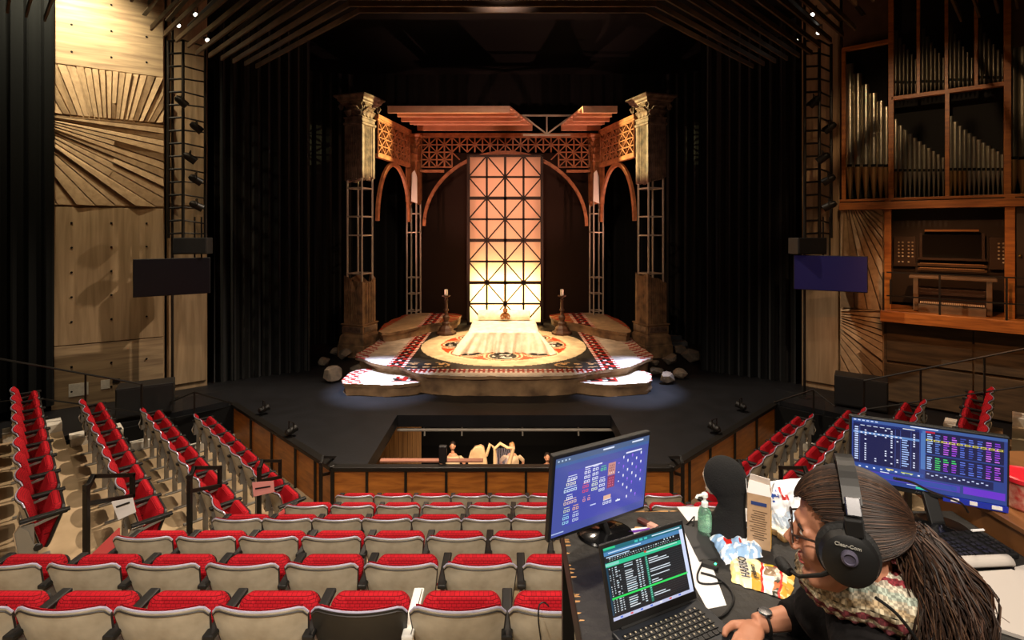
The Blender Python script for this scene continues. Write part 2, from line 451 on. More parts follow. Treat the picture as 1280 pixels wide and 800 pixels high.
# (depth, pitch, x of first seat, count): x of first seats read off the picture
def relx(px, d): return CX+(px-638)/640*d
rows_c = [
 (7.42, .565, relx(441,7.42), 9),
 (6.51, .590, relx(380,6.51), 10),
 (5.60, .552, relx(292,5.60), 12),
 (4.69, .583, relx(172,4.69), 12),
 (3.78, .596, relx(-6,3.78), 8),
 (2.87, .566, relx(66,2.87), 6),
]
for k, (d, pitch, x0, n) in enumerate(rows_c):
    z = tier_z(k+1)
    if k == 5: x0 -= pitch; n += 1
    for i in range(n):
        x = x0 + pitch*i
        side = 'aisle on the stage-left rail side'
        key, kw, extra = 'c', {}, ''
        lab = f'red seat with beige back, {ORD[i]} from the curtain-side aisle, {ROWN[k]} centre row'
        if i == 0 and k < 5: key, kw = 'c_end', dict(pitch=PITCH_C, end=-1)
        if i == n-1 and k < 4: key, kw = 'c_last', dict(pitch=PITCH_C, both_arms=True)
        if k == 5 and i == 4:
            key, kw = 'c_dark', dict(pitch=PITCH_C, dark=True)
            lab = 'red seat with almost black shiny back in the sixth centre row'
        if k == 5 and i == 5: lab = 'red seat with beige back beside one whitish armrest, sixth centre row'
        o = place(key, x, d, z, 0, lab, f'seats in the {ROWN[k]} centre row', **kw)
        if k == 5 and i == 5:
            for ch in o.children:
                if ch.name.startswith('armrest'):
                    if 'strip' in ch.name: continue
                    ch.data = ch.data.copy(); ch.data.materials[0] = MATS['frosted armrest'] if 'frosted armrest' in MATS else mat('frosted armrest','e4e2dc',.4); ch['label'] = 'whitish armrest'  # whitish colour includes the glare on a pale armrest

# side blocks: four rows each, the row next to the stage first
side_rows = [  # depth of the first (farthest) back, number
 (0, 10.58, 8, .42), (1, 9.98, 9, .43), (2, 9.42, 9, .43), (3, 9.05, 9, .45)]
for sx, nm in ((-1,'block beside the tall curtain'),(1,'block below the organ')):
    for k, d0, n, dd in side_rows:
        z = tier_z(k+1)
        # point on the row line at depth d0
        base = Vector((-6.39, 10.58)) + N_OUT*(ROW*k)
        for i in range(n):
            d = d0 - i*dd
            x = base.x + (base.y-d)*(.705/.709)
            if k == 3 and i >= n: continue
            last = (i == n-1)
            rz = -math.radians(45.2) if sx == -1 else math.radians(45.2)
            X = x if sx == -1 else -x
            rn = ['stage-side','second','third','outermost'][k]
            where = 'left' if sx == -1 else 'right'
            if sx == -1:
                key, kw = ('s_l_end', dict(pitch=PITCH_S, both_arms=True, end=1)) if last else ('s', dict(pitch=PITCH_S))
            else:
                key, kw = ('s_r_end', dict(pitch=PITCH_S, end=-1)) if last else ('s', dict(pitch=PITCH_S))
                if i == 0: key, kw = 's_r_far', dict(pitch=PITCH_S, both_arms=True)
            lab = f'folded red seat, {ORD[n-1-i]} from the aisle, {rn} row of the {where} side block'
            place(key, X, d, z, rz, lab, f'seats in the {rn} row of the {where} side block', **kw)

# handrails of the aisles: a post with a squared loop pointing down to the stage
def handrail(x, y, zt, name_label, sx, back=.0):
    k = 1
    o = offset_of(x, y)
    kk = max(1, min(9, int(math.floor((o+.70)/ROW))+1))
    zf = tier_z(kk)
    t = empty('aisle_handrail', (x,y,zf))
    h = zt-zf
    m = MB(); m.box((0,0,h/2-.03),(.05,.05,h-.06)); m.build('post', black_metal, t, smooth=False, bevel=.005)
    L, dz, g = .66, -.28, .25
    loop = [(0,-.0,h-.12),(0,.09,h-.02),(0,L,h+dz),(0,L,h+dz-g),(0,0,h-.27)]
    for i, nm in enumerate(('chamfer_bar','top_bar','end_bar','lower_bar')):
        a, b = Vector(loop[i]), Vector(loop[i+1])
        e = (b-a).normalized()*.02
        m = MB(); m.bar(a-e, b+e, .045, .045); m.build(nm, black_metal, t, smooth=False, bevel=.005)
    tag(t, name_label, 'handrail', 'aisle handrails')
    return t
hr = [(108,598,2.64),(237,587,2.99),(324,578,3.33),(401,573,3.68)]
names = ['tallest and nearest to the camera','third up from the stage','second up from the stage','closest to the stage corner']
for (px,py,drop), nm in zip(hr, names):
    d = drop*640/(py-287); x = relx(px,d)
    handrail(x, d, CZ-drop, f'black square-loop handrail {nm}, aisle beside the curtain-side seats', -1)
    handrail(-x, d, CZ-drop, f'black square-loop handrail {nm}, aisle beside the organ-side seats', 1)
# ---------------------------------------------------------------- concrete side walls
def wall_frame(a, b):
    """local frame of a vertical wall: x along it, y into it, z up"""
    a, b = Vector((a[0],a[1],0)), Vector((b[0],b[1],0))
    x = (b-a).normalized(); y = Vector((-x.y, x.x, 0))
    M = Matrix((x, y, Vector((0,0,1)))).transposed().to_4x4(); M.translation = a
    return M, (b-a).length
def px_on(px, a, d):            # where the ray of a pixel column meets the wall line through a with direction d: distance along it
    r = (px-638)/640
    return (r*a[1]-(a[0]-CX))/(d[0]-r*d[1])
def clip_rect(poly, x0, x1, z0, z1):
    def cut(p, ax, val, keep):
        out = []
        for i in range(len(p)):
            a, b = p[i], p[(i+1)%len(p)]
            ia, ib = keep(a[ax], val), keep(b[ax], val)
            if ia: out.append(a)
            if ia != ib:
                t = (val-a[ax])/(b[ax]-a[ax]); out.append((a[0]+(b[0]-a[0])*t, a[1]+(b[1]-a[1])*t))
        return out
    for ax, val, kf in ((0,x0,lambda a,b:a>=b),(0,x1,lambda a,b:a<=b),(1,z0,lambda a,b:a>=b),(1,z1,lambda a,b:a<=b)):
        poly = cut(poly, ax, val, kf)
        if len(poly) < 3: return None
    return poly
def relief(m, rect, centre, angles, M, dmax=.06, mi=0, rnd=None, split=.35):
    """boards that fan out from a centre, each standing out by its own depth"""
    x0,x1,z0,z1 = rect; R = 12; rnd = rnd or random.Random(3)
    for a, b in zip(angles[:-1], angles[1:]):
        cuts = [0, R]
        if rnd.random() < split: cuts = [0, rnd.uniform(.5,2.2), R]
        for c0, c1 in zip(cuts[:-1], cuts[1:]):
            pts = [(centre[0]+math.cos(t)*r, centre[1]+math.sin(t)*r) for t, r in ((a,c0+.001),(a,c1),(b,c1),(b,c0+.001))]
            p = clip_rect(pts, x0,x1,z0,z1)
            if not p: continue
            cxx = sum(q[0] for q in p)/len(p); czz = sum(q[1] for q in p)/len(p)
            hw_ = (Vector(((a+b)/2, 0)).x); tdir = Vector((math.cos(hw_), math.sin(hw_))); sdir = Vector((-tdir.y, tdir.x))
            p = [tuple(Vector(q) - sdir*min(.011, abs((Vector(q)-Vector((cxx,czz))).dot(sdir))*.4)*(1 if (Vector(q)-Vector((cxx,czz))).dot(sdir) > 0 else -1)) for q in p]
            dep = rnd.uniform(.03, dmax); slant = rnd.uniform(-.5,.5)*dep
            n = len(p)
            cx_ = sum(q[0] for q in p)/n; cz_ = sum(q[1] for q in p)/n
            dv = Vector((math.cos((a+b)/2+PI/2), math.sin((a+b)/2+PI/2)))
            vs = [(q[0],0.02,q[1]) for q in p]+[(q[0],-dep-slant*(1 if (Vector((q[0]-cx_,q[1]-cz_)).dot(dv))>0 else -1),q[1]) for q in p]
            m.add(vs, [tuple(range(n))[::-1], tuple(n+i for i in range(n))]+[(i,(i+1)%n,n+(i+1)%n,n+i) for i in range(n)], mi, M)
LA = (-8.18, 12.3); Ld = (-.8465, -.5324)
LW = ((-8.18+Ld[0]*2.06, 12.3+Ld[1]*2.06), LA)       # left end first
M, L = wall_frame(*LW)
def seam_dots(m, xs, zs, M):
    for x in xs:
        for z in zs: m.lathe([(.022,-.012),(.022,.0),(.012,.003)], (0,0,0), 10, M=M @ Matrix.Translation((x,-.012,z)) @ Matrix.Rotation(PI/2,4,'X'))
w_ = structure(MB().box((L/2,.22,4.9),(L,.4,9.9),M).build('wall_left', board, smooth=False))
m = MB(); m.box((L/2,.0,2.92),(L-.03,.06,3.06),M); m.build('wall_panel', board, w_, smooth=False, bevel=.006)
m = MB(); m.box((L/2,.0,.68),(L-.03,.05,1.38),M); m.build('wall_panel', board_h, w_, smooth=False, bevel=.006)
m = MB(); m.box((L/2,.0,8.75),(L-.03,.06,2.3),M); m.build('wall_panel', board_h, w_, smooth=False, bevel=.006)
m = MB(); rnd = random.Random(5)
m.box((L/2,.06,6.05),(L,.1,3.14),M)
fan = [math.radians(a) for a in [48,55,60,64,67,70,73,76,79,81.5,84,86.5,89,91.5,94,96.5,99,102,105,108,111.5,115,119,124,130,138]]
relief(m, (.01,L-.01,6.50,7.58), (L*.50,4.75), fan, M, .075, rnd=rnd, split=.3)
fan2 = [math.radians(a) for a in [-74,-66,-58.5,-52,-46,-41,-36.5,-32,-28,-24.5,-21,-17.5,-14,-10.5,-7.5,-4.5,-1.5,2,6]]
relief(m, (.01,L-.01,4.50,6.46), (-.75,6.46), fan2, M, .075, rnd=rnd, split=.5)
m.build('carved_panel', carved, w_, smooth=False)
m = MB(); seam_dots(m, [.36,1.06,1.72], [1.9,2.45,3.0,3.55,4.1,.35,.9,7.9,8.5,9.1,5.0,5.7], Matrix(M) @ Matrix.Translation((0,-.03,0)))
m.build('tie_hole', black_wall, w_)
m = MB(); m.box((.12+.36,-.03,.38),(.34,.02,.28),M); m.build('cover_plate', curb_mat, w_, smooth=False)
m = MB(); m.box((.95,-.03,.42),(.16,.02,.2),M); m.build('cover_plate', curb_mat, w_, smooth=False)
m = MB(); m.box((1.15,-.035,.47),(.14,.03,.09),M); m.build('socket_box', black_plastic, w_, smooth=False)
# set-back pier beside it, and its copy on the other side
for sx, nm in ((-1,'left'),(1,'right')):
    a, b = ((-8.18,12.42),(-7.52,12.95)) if sx < 0 else ((7.50,12.95),(8.12,12.42))
    Mp, Lp = wall_frame(a, b)
    o = structure(MB().box((Lp/2,.25,4.9),(Lp,.4,9.9),Mp).build('wall_pier_'+nm, board, smooth=False))
    m = MB(); m.box((Lp/2,.035,2.3),(Lp-.05,.05,4.3),Mp); m.box((Lp/2,.035,6.9),(Lp-.05,.05,4.7),Mp)
    m.build('wall_panel', board, o, smooth=False, bevel=.006)
# carved panel and organ wall on the right
RA = (8.06, 12.3); Rd = (.7601, -.6498)
def rt(px): return px_on(px, RA, Rd)
t1 = rt(1105)
RB = (RA[0]+Rd[0]*4.2, RA[1]+Rd[1]*4.2)
MR, LR = wall_frame(RA, RB)
w2 = structure(MB().box((t1/2,.22,2.25),(t1,.4,4.5),MR).build('wall_right', board, smooth=False))
m = MB(); rnd = random.Random(11)
relief(m, (.02,t1-.02,2.1,4.45), (t1*.12,4.9), [math.radians(a) for a in [-150,-128,-112,-100,-92,-86,-81,-76,-71,-66.5,-62,-57.5,-53,-48,-42,-34,-20]], MR, .09, rnd=rnd)
relief(m, (.02,t1-.02,0.0,2.08), (-.45,1.95), [math.radians(a) for a in [-80,-72,-65,-58,-51,-44.5,-38,-31.5,-25,-19,-13,-7,-1,6,14]], MR, .09, rnd=rnd)
m.build('carved_panel', carved, w2, smooth=False)
# low wall below the organ loft
m = MB(); m.box(((t1+4.2)/2,.12,.9),(4.2-t1,.2,1.9),MR)
w3 = structure(m.build('wall_loft', mat('dark stained concrete','5d4c36',.85,0,var=.4,vscale=3,col2='3c3122',bump=.2,stretch=(.5,.5,4)), smooth=False))
for x, ww in ((t1+.78,1.46),(t1+2.0,.92),(t1+2.9,.8)):
    for z in (.48,1.4):
        m = MB(); m.box((x,.0,z),(ww,.05,.86),MR); m.build('wall_panel', MATS['dark stained concrete'], w3, smooth=False, bevel=.008)

# ---------------------------------------------------------------- organ loft
loft = empty('organ_loft')
tag(loft, 'orange oak balcony ledge carrying the organ console high on the side wall', 'balcony')
m = MB(); m.box(((t1+4.2)/2-.02,.28,2.02),(4.24-t1,1.36,.25),MR); m.build('ledge', oak_h, loft, smooth=False, bevel=.01)
m = MB(); m.box(((t1+4.2)/2,1.5,3.3),(4.2-t1,.06,2.3),MR); m.build('rear_panelling', mat('dark brown panelling','2a1c12',.5,0,var=.3,vscale=3,stretch=(1,1,.2)), loft, smooth=False)
m = MB(); m.box((t1+.02,.8,3.3),(.04,1.4,2.3),MR); m.build('side_panelling', MATS['dark brown panelling'], loft, smooth=False)
def postpx(px, w, y0, z0, z1, name, par, mt):
    x = rt(px); m = MB(); m.box((x,y0,(z0+z1)/2),(w,.12,z1-z0),MR); return m.build(name, mt, par, smooth=False, bevel=.005)
postpx(1110,.13,-.02,2.14,4.62,'post',loft,oak); postpx(1262,.15,-.02,2.14,4.62,'post',loft,oak)
m = MB(); m.box(((rt(1266)+4.2)/2,.05,3.3),(4.2-rt(1266),.06,2.4),MR); m.build('door_panel', MATS['dark brown panelling'], loft, smooth=False)
m = MB(); m.ball((rt(1275),-.03,3.42),.03,M=MR); m.build('door_knob', mat('brass','b08a3c',.3,1), loft)
# black railing of the loft
rail = empty('loft_railing'); tag(rail, 'thin black railing along the front edge of the organ balcony', 'railing')
def rbar(z, n='rail_bar', w=.03):
    m = MB(); m.bar(MR@Vector((rt(1110),-.36,z)), MR@Vector((4.2,-.36,z)), w, w); m.build(n, black_metal, rail, smooth=False)
rbar(3.0); rbar(2.48)
for px in (1107,1116,1177,1260):
    x = rt(px)*.985
    m = MB(); m.box((x,-.36,2.57),(.035,.035,.86 if px!=1116 else .55),MR); m.build('post', black_metal, rail, smooth=False)
# organ: case and pipes
organ = empty('pipe_organ'); tag(organ, 'large pipe organ in an orange oak case high on the side wall', 'organ')
Zb = 4.62
def pz(px, py):                     # height of a pixel on the organ wall
    t = rt(px); d = RA[1]+Rd[1]*t; return CZ+(287-py)/640*d
xa, xb, xc, xd = rt(1053), rt(1114), rt(1184), rt(1259)
z_mid = pz(1114,124); ztop1 = pz(1053,63); ztop2 = pz(1114,22)
m = MB(); m.box((2.1,.62,(Zb+9.6)/2+.1),(4.2,.06,9.6-Zb),MR); m.build('case_back', mat('dark organ interior','0d0b09',.9), organ, smooth=False)
m = MB(); m.box((2.1,-.02,Zb-.12),(4.2,.3,.17),MR); m.box((2.1,.0,Zb+.02),(4.2,.14,.06),MR); m.build('lower_beam', oak_h, organ, smooth=False, bevel=.006)
m = MB(); m.box((2.1,.3,Zb-.06),(4.2,.6,.04),MR); m.build('wind_chest', MATS['dark organ interior'], organ, smooth=False)
def obeam(x0,x1,z,nm='cross_beam'):
    m = MB(); m.bar(MR@Vector((x0,-.0,z)), MR@Vector((x1,0,z)), .13, .09); m.build(nm, oak_h, organ, smooth=False, bevel=.005)
def opost(x,z0,z1,w=.075):
    m = MB(); m.box((x,0,(z0+z1)/2),(w,.13,z1-z0),MR); m.build('case_post', oak, organ, smooth=False, bevel=.005)
opost(xa+.03,Zb,ztop1,.08); opost(xb,Zb,9.6,.1); opost(xc,Zb,z_mid); opost(xd,Zb,9.6,.11)
obeam(xa,xb,ztop1); obeam(xb,xd,z_mid); obeam(xb,4.2,pz(1190,5)+.55)
x1a, x2a, x3a = rt(1148), rt(1183), rt(1220)
for x in (x1a,x2a,x3a): opost(x,z_mid,9.4,.06)
opost(4.1,Zb,9.6,.1)
m = MB(); m.box((xa+(xb-xa)/2,.1,ztop1+.9),(xb-xa,.05,1.7),MR); m.build('upper_panel', mat('brown upper panel','4a3220',.8,0,var=.3,vscale=4), organ, smooth=False)
m = MB(); m.box(((xd+4.2)/2,.1,8.6),(4.2-xd,.05,1.9),MR); m.build('upper_panel', MATS['brown upper panel'], organ, smooth=False)
pipe_m = mat('tin organ pipe','b9b4a2',.28,.95,var=.25,vscale=3)
pipe_g = mat('copper tinted pipe foot','8d6f4a',.4,.8)
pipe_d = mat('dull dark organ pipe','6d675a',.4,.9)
def pipe(x, y, zb, zmouth, ztop, r, mt=pipe_m):
    m = MB(); Mx = MR @ Matrix.Translation((x,y,0))
    m.lathe([(r,zmouth+.02),(r,ztop),(r*.86,ztop),(r*.86,ztop-.15)], n=16, M=Mx)
    o = m.build('organ_pipe', mt, organ)
    m = MB(); m.lathe([(.2*r,zb),(.95*r,zmouth-.02),(r,zmouth+.0),(r,zmouth+.02)], n=16, M=Mx)
    m.build('pipe_foot', pipe_g if r > .05 else mt, o)
    m = MB(); m.box((x,y-r*.92,zmouth+.05),(r*1.1,r*.25,.06),MR); m.build('pipe_mouth', black_wall, o, smooth=False)
for px, py in ((1061,78),(1071,90),(1081,104),(1091,115),(1100,125),(1107,132)):   # big pipes
    x = rt(px); zm = pz(px,209); pipe(x,.2,Zb,zm,pz(px,py),.088)
def rank(px0, px1, n, yt0, yt1, ymouth, r, zb, curve=.8, mt=pipe_m):
    for i in range(n):
        f = i/(n-1); px = px0+(px1-px0)*f
        pipe(rt(px), .16, zb, pz(px, ymouth), pz(px, yt0+(yt1-yt0)*f**curve), r*(1-.35*f), mt)
rank(1119,1179,11,148,196,215,.052,Zb); rank(1188,1254,12,144,192,214,.056,Zb)
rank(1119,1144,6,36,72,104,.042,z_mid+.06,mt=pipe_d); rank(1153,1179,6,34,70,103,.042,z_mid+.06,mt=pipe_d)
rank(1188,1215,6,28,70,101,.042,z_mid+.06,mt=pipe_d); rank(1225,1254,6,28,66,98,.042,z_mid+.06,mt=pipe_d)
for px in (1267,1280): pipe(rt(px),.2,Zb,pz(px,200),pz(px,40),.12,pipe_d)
# organ console on the ledge
con = empty('organ_console'); tag(con, 'dark wooden organ keyboard console behind the loft railing', 'organ console')
dkw = mat('dark walnut','3a2415',.4,0,var=.3,vscale=5,stretch=(1,1,5)); pale_w = mat('worn brown wood','6e5338',.5,0,var=.3,vscale=6)
kx0, kx1 = rt(1142), rt(1240)
cxm = (kx0+kx1)/2; cw = kx1-kx0
m = MB(); m.box((cxm,.42,2.40),(cw,.5,.5),MR); m.build('lower_case', dkw, con, smooth=False, bevel=.01)
m = MB(); m.box((cxm,.30,2.90),(cw+.16,.75,.06),MR); m.build('music_shelf', pale_w, con, smooth=False, bevel=.01)
for s in (-1,1):
    m = MB(); m.box((cxm+s*(cw/2-.04),.08,2.52),(.09,.3,.72),MR); m.build('side_cheek', pale_w, con, smooth=False, bevel=.01)
m = MB(); m.box((cxm,-.02,2.22),(cw*.86,.22,.2),MR); m.build('bench_front', pale_w, con, smooth=False, bevel=.01)
m = MB(); m.box((cxm,.10,2.55),(cw*.84,.1,.05),MR); m.build('cross_bar', dkw, con, smooth=False, bevel=.004)
for j in range(32):
    m = MB(); m.box((cxm-cw*.40+cw*.80*j/31,-.06,2.36),(.022,.16,.03),MR); m.build('pedal_key', mat_key if 'mat_key' in globals() else (globals().setdefault('mat_key', mat('ivory key','c9a27a',.4))), con, smooth=False)
m = MB(); m.box((cxm,1.30,3.55),(1.05,.1,.55),MR); m.build('desk_back', MATS['dark organ interior'], con, smooth=False)
m = MB()
for s in (-1,1): m.box((cxm+s*.55,1.24,3.55),(.05,.12,.62),MR)
m.box((cxm,1.24,3.26),(1.2,.14,.05),MR); m.build('desk_frame', dkw, con, smooth=False)
for zz in (3.02,3.12):
    m = MB(); m.box((cxm,1.16-(.1 if zz<3.1 else 0),zz),(1.2,.16,.05),MR); m.build('manual', pale_w, con, smooth=False)
    m = MB()
    for j in range(44): m.box((cxm-.55+1.1*j/43,1.09-(.1 if zz<3.1 else 0),zz+.035),(.018,.12,.016),MR)
    m.build('keys', MATS['ivory key'], con, smooth=False)
m = MB(); m.box((cxm,1.15,3.93),(.95,.1,.045),MR); m.build('lamp_shade', mat('tan lamp hood','c08a4c',.5), con, smooth=False)
for s, rows, cols in ((-1,6,4),(1,6,2)):
    jx = cxm+s*.86
    m = MB(); m.box((jx,1.30,3.42),(.42,.12,.72),MR); m.build('stop_jamb', dkw, con, smooth=False)
    for r_ in range(rows):
        for c_ in range(cols):
            if r_ == 5 and (c_ == 3 or (cols == 2 and c_ == 0)): continue
            m = MB(); m.ball((jx-.11*(cols/4)+.075*c_+(.04 if c_>1 else 0),1.22,3.64-.085*r_-(.05 if r_==5 and cols==4 else 0)),.021,8,6,M=MR); m.build('stop_knob', mat_knob if 'mat_knob' in globals() else (globals().setdefault('mat_knob', mat('white stop knob','f0e6d2',.3))), con)

# ---------------------------------------------------------------- black curtains
def curtain(name, p, q, z0, z1, folds, amp, label, mt=None, seed=0, group=None, th=True):
    p, q = Vector(p), Vector(q); d = (q-p); L = d.length; u = d.normalized(); n = Vector((-u.y,u.x))
    rnd = random.Random(seed); ph = [rnd.uniform(0,6.28) for _ in range(4)]
    def fn(a, v, off=0):
        s = a*L; w = amp*(math.sin(s*folds*2*PI/L+ph[0]+.25*math.sin(v*3+ph[1]))+.4*math.sin(s*folds*4.3*PI/L+ph[2]+v))*(1-.35*v)
        c = p + u*s + n*(w+off)
        return (c.x, c.y, z0+(z1-z0)*v)
    m = MB(); nu = int(folds*9); m.grid(fn, nu, 10); m.grid(lambda a,v: fn(a,v,.02), nu, 10, flip=True)
    o = m.build(name, mt or black_cloth); tag(o, label, 'curtain', group); return o
side_cloth = mat('dark grey velour','090a0a',.95,0,spec=.1)
curtain('stage_curtain', (-12.6,8.6), (-9.62,10.95), .2, 9.6, 14, .07, 'tall dark velour curtain hanging beside the concrete wall in front seats area', side_cloth, 1)
bc = mat('black stage drape','060706',.95,sheen=.15,spec=.15)
curtain('stage_curtain', (-7.5,13.2), (-5.5,14.4), 0, 9.4, 9, .07, 'black wing curtain next to the left concrete pier', bc, 2)
curtain('stage_curtain', (7.5,13.2), (5.5,14.4), 0, 9.4, 9, .07, 'black wing curtain next to the right concrete pier', bc, 3)
curtain('stage_curtain', (-7.9,17.2), (-5.4,18.0), 0, 9.4, 8, .07, 'black wing curtain behind the left front column', bc, 4)
curtain('stage_curtain', (7.9,17.2), (5.6,18.0), 0, 9.4, 8, .07, 'black wing curtain behind the right front column', bc, 5)
curtain('stage_curtain', (-10,21.6), (10,21.6), 0, 10.5, 40, .05, 'wide black backdrop curtain across the rear of the stage', bc, 6)
scrim = mat('dark brown scrim','241a15',.95,spec=.1)
m = MB(); m.box((-.1,20.4,3.5),(7.0,.03,7.0)); tag(m.build('scrim', scrim, smooth=False), 'dark brown flat scrim seen through the arches behind the glowing screen', 'backdrop')
m = MB()
m.box((0,22.4,5),(27,.2,11)); structure(m.build('wall_back', black_wall, smooth=False))
m = MB(); m.box((-13.4,12,5),(.2,24,11)); structure(m.build('wall_left_outer', black_wall, smooth=False))
m = MB(); m.box((13.4,12,5),(.2,24,11)); structure(m.build('wall_right_outer', black_wall, smooth=False))

# ---------------------------------------------------------------- ceiling: thin wood slats that follow the bent edge of the stage
m = MB(); m.box((0,8,10.6),(27,30,.2)); structure(m.build('ceiling', black_wall, smooth=False))
m = MB()
E0 = Vector((-5.95,12.26))
for j in range(0, 26):
    s = j*.25
    z = 7.86 + .012*s
    o = s-1.7
    c = corner(o)
    st = E0 + N_OUT*s
    # the slats stop short over the concrete wall
    lim = {0:0}.get(j, 0)
    if 1.25 < s <= 2.3: st = st + Vector((.705,-.709))*.75*(s-1.0)
    elif 2.3 < s < 3.7: st = st + Vector((.705,-.709))*2.2
    for sx in (-1,1):
        a = Vector((st.x*-sx if sx>0 else st.x, st.y, z)); b = Vector((abs(c.x) if sx>0 else c.x, c.y, z))
        m.bar(a, b, .035, .10)
    m.bar(Vector((c.x,c.y,z)), Vector((-c.x,c.y,z)), .035, .10)
structure(m.build('ceiling_slats', slat_wood, smooth=False))
# rear slat bank further up-stage, barely lit
m = MB()
for j in range(5): m.bar((-2.6,10.2+.35*j,8.5+.1*j),(2.6,10.2+.35*j,8.5+.1*j),.03,.09)
structure(m.build('ceiling_slats', slat_wood, smooth=False))
m = MB()
for sx in (-1,1):
    for j in range(6):
        a = Vector((sx*(6.3+.3*j),12.6-.3*j,8.6)); b = Vector((sx*(2.2+.3*j),8.6-.3*j,8.6)); m.bar(a,b,.08,.03)
structure(m.build('ceiling_batten', black_metal, smooth=False))

# ---------------------------------------------------------------- lighting towers, fixtures, televisions, loudspeakers
def fixture(loc, aim, label, lit=True, r=.085, L=.26):
    t = empty('stage_spotlight', loc); d = (Vector(aim)-Vector(loc)).normalized()
    R = d.to_track_quat('Z','Y').to_matrix().to_4x4()
    m = MB(); m.lathe([(r*.5,-L*.6),(r*.95,-L*.4),(r,0),(r*1.05,L*.5),(r*.9,L*.5),(r*.85,L*.3)], n=14, M=R); m.build('housing', black_metal, t)
    m = MB(); m.lathe([(r*.84,L*.40),(r*.84,L*.42)], n=14, M=R); m.build('lens', lamp_on if lit else steel, t)
    m = MB(); m.tube([R@Vector((-r*1.2,0,0)), R@Vector((-r*1.2,0,0))+Vector((0,0,.16)), R@Vector((r*1.2,0,0))+Vector((0,0,.16)), R@Vector((r*1.2,0,0))], .012, 6); m.build('yoke', black_metal, t)
    tag(t, label, 'stage light', 'stage spotlights'); return t
lamp_on = mat('lit lamp lens','fff6e6',.3,emit=6)
names_t = {-1:'left', 1:'right'}
for sx in (-1,1):
    side = names_t[sx]
    t = empty('lighting_tower', (sx*7.40,12.05,0)); tag(t, f'black ladder truss hung with lights before the {side} concrete pier', 'lighting tower')
    for nm, x in (('upright',-.44),('upright',-.10),('upright',.30)):
        m = MB(); m.tube([(x,(.10 if x>.2 else -.1),3.75),(x,(.10 if x>.2 else -.1),8.35)], .034, 8); m.build(nm, black_metal, t)
    for j in range(16):
        z = 3.85+.30*j
        m = MB(); m.tube([(-.44,-.1,z),(-.10,-.1,z+.02)], .025, 6); m.tube([(-.10,-.1,z+.02),(.30,.1,z-.06*(j%2))], .02, 6); m.build('rung', black_metal, t)
    m = MB(); m.tube([(-.40*1,-.02,0.02),(-.40,-.02,9.5)], .03, 8); m.build('pole', black_metal, t)
    m = MB(); m.lathe([(.13,0),(.13,.02),(.04,.04)], (-.40,-.02,0)); m.build('base_plate', black_metal, t)
    for s2 in (.08,.24):
        m = MB(); m.tube([(s2,.05,4.25),(s2,.05,3.15)], .018, 6); m.build('hanger', black_metal, t)
    if sx > 0:
        t.scale = (-1,1,1) if False else (1,1,1)
        for ch in t.children: ch.location.x = .05
    zs = [(6.9,-.05),(6.3,.30),(5.6,.15),(5.1,.28),(4.5,.3)]
    for j,(z,x) in enumerate(zs):
        fixture((sx*7.40+(x if sx<0 else x-.2),11.82,z), (sx*2,16,1), f'black stage spotlight, {ORD[j]} from the top of the {side} ladder truss', lit=False)
# lit lamps tucked under the ceiling slats
for j,(px,py,d) in enumerate([(243,17,11.4),(222,31,11.8),(258,49,11.9),(1017,17,11.4),(1024,40,11.8),(997,50,12.0)]):
    p = P(px,py,d); sd = 'left' if j<3 else 'right'
    fixture(p, (CX*1.0-p.x*.2, 5, 2.0), f'{["upper","middle","lower"][j%3]} lit lamp at the top of the {sd} truss', True, .05, .16)

def loud(loc, rz, dims, label, name='loudspeaker', hang=True, rx=0):
    t = empty(name, loc, rot=(rx,0,rz)); a,b,h = dims
    m = MB(); m.box((0,0,0),(a,b,h)); m.build('cabinet', black_plastic, t, smooth=False, bevel=.015)
    m = MB(); m.box((0,-b/2-.004,0),(a*.94,.012,h*.88)); m.build('grille', mat_grille, t, smooth=False, bevel=.003)
    tag(t, label, 'loudspeaker'); return t
mat_grille = mat('speaker grille','1d1e20',.6,.3,bump=.4,bscale=300)
loud((-7.30,12.0,3.33+.24), -math.radians(-8), (.74,.34,.38), 'black loudspeaker hanging under the left ladder truss')
loud((7.10,12.0,3.33+.24), math.radians(8), (.74,.34,.38), 'black loudspeaker hanging under the right ladder truss')
pl = P(183,499,10.9); loud((pl.x,pl.y,.38), math.radians(30), (1.0,.5,.62), 'large black floor loudspeaker below the left concrete wall', 'floor_loudspeaker')
pr = P(1076,497,11.4); loud((pr.x,pr.y,.36), -math.radians(35), (.98,.5,.66), 'large black floor loudspeaker below the right carved wall', 'floor_loudspeaker')
def tv(p0, p1, z0, z1, col, label, rough=.25):
    p0, p1 = Vector(p0), Vector(p1); Mt, Lt = wall_frame(p0, p1)
    t = empty('television', ((p0.x+p1.x)/2,(p0.y+p1.y)/2,(z0+z1)/2)); I = Matrix.Translation(-t.location)
    m = MB(); m.box((Lt/2,.03,(z0+z1)/2),(Lt,.05,z1-z0), I@Mt); m.build('casing', black_plastic, t, smooth=False, bevel=.008)
    m = MB(); m.box((Lt/2,.0,(z0+z1)/2),(Lt-.03,.012,z1-z0-.03), I@Mt); m.build('screen', col, t, smooth=False)
    m = MB(); m.box((Lt/2-.02,.09,(z0+z1)/2),(.3,.08,.3), I@Mt); m.build('wall_mount', black_metal, t, smooth=False)
    tag(t, label, 'television'); return t
a, b = P(166,349,11.2), P(263,349,12.0)
tv((a.x,a.y),(b.x,b.y), 2.46, 3.30, mat('switched off screen','0a0910',.35,0,emit=.06,spec=.4), 'almost black wide television on a pole before the left concrete wall')
a, b = P(992,342,12.0), P(1085,342,11.3)
tv((a.x,a.y),(b.x,b.y), 2.55, 3.36, mat('dim blue screen','14123f',.4,0,emit=.3,spec=.5), 'wide television showing dark blue, on a pole before the carved wall')
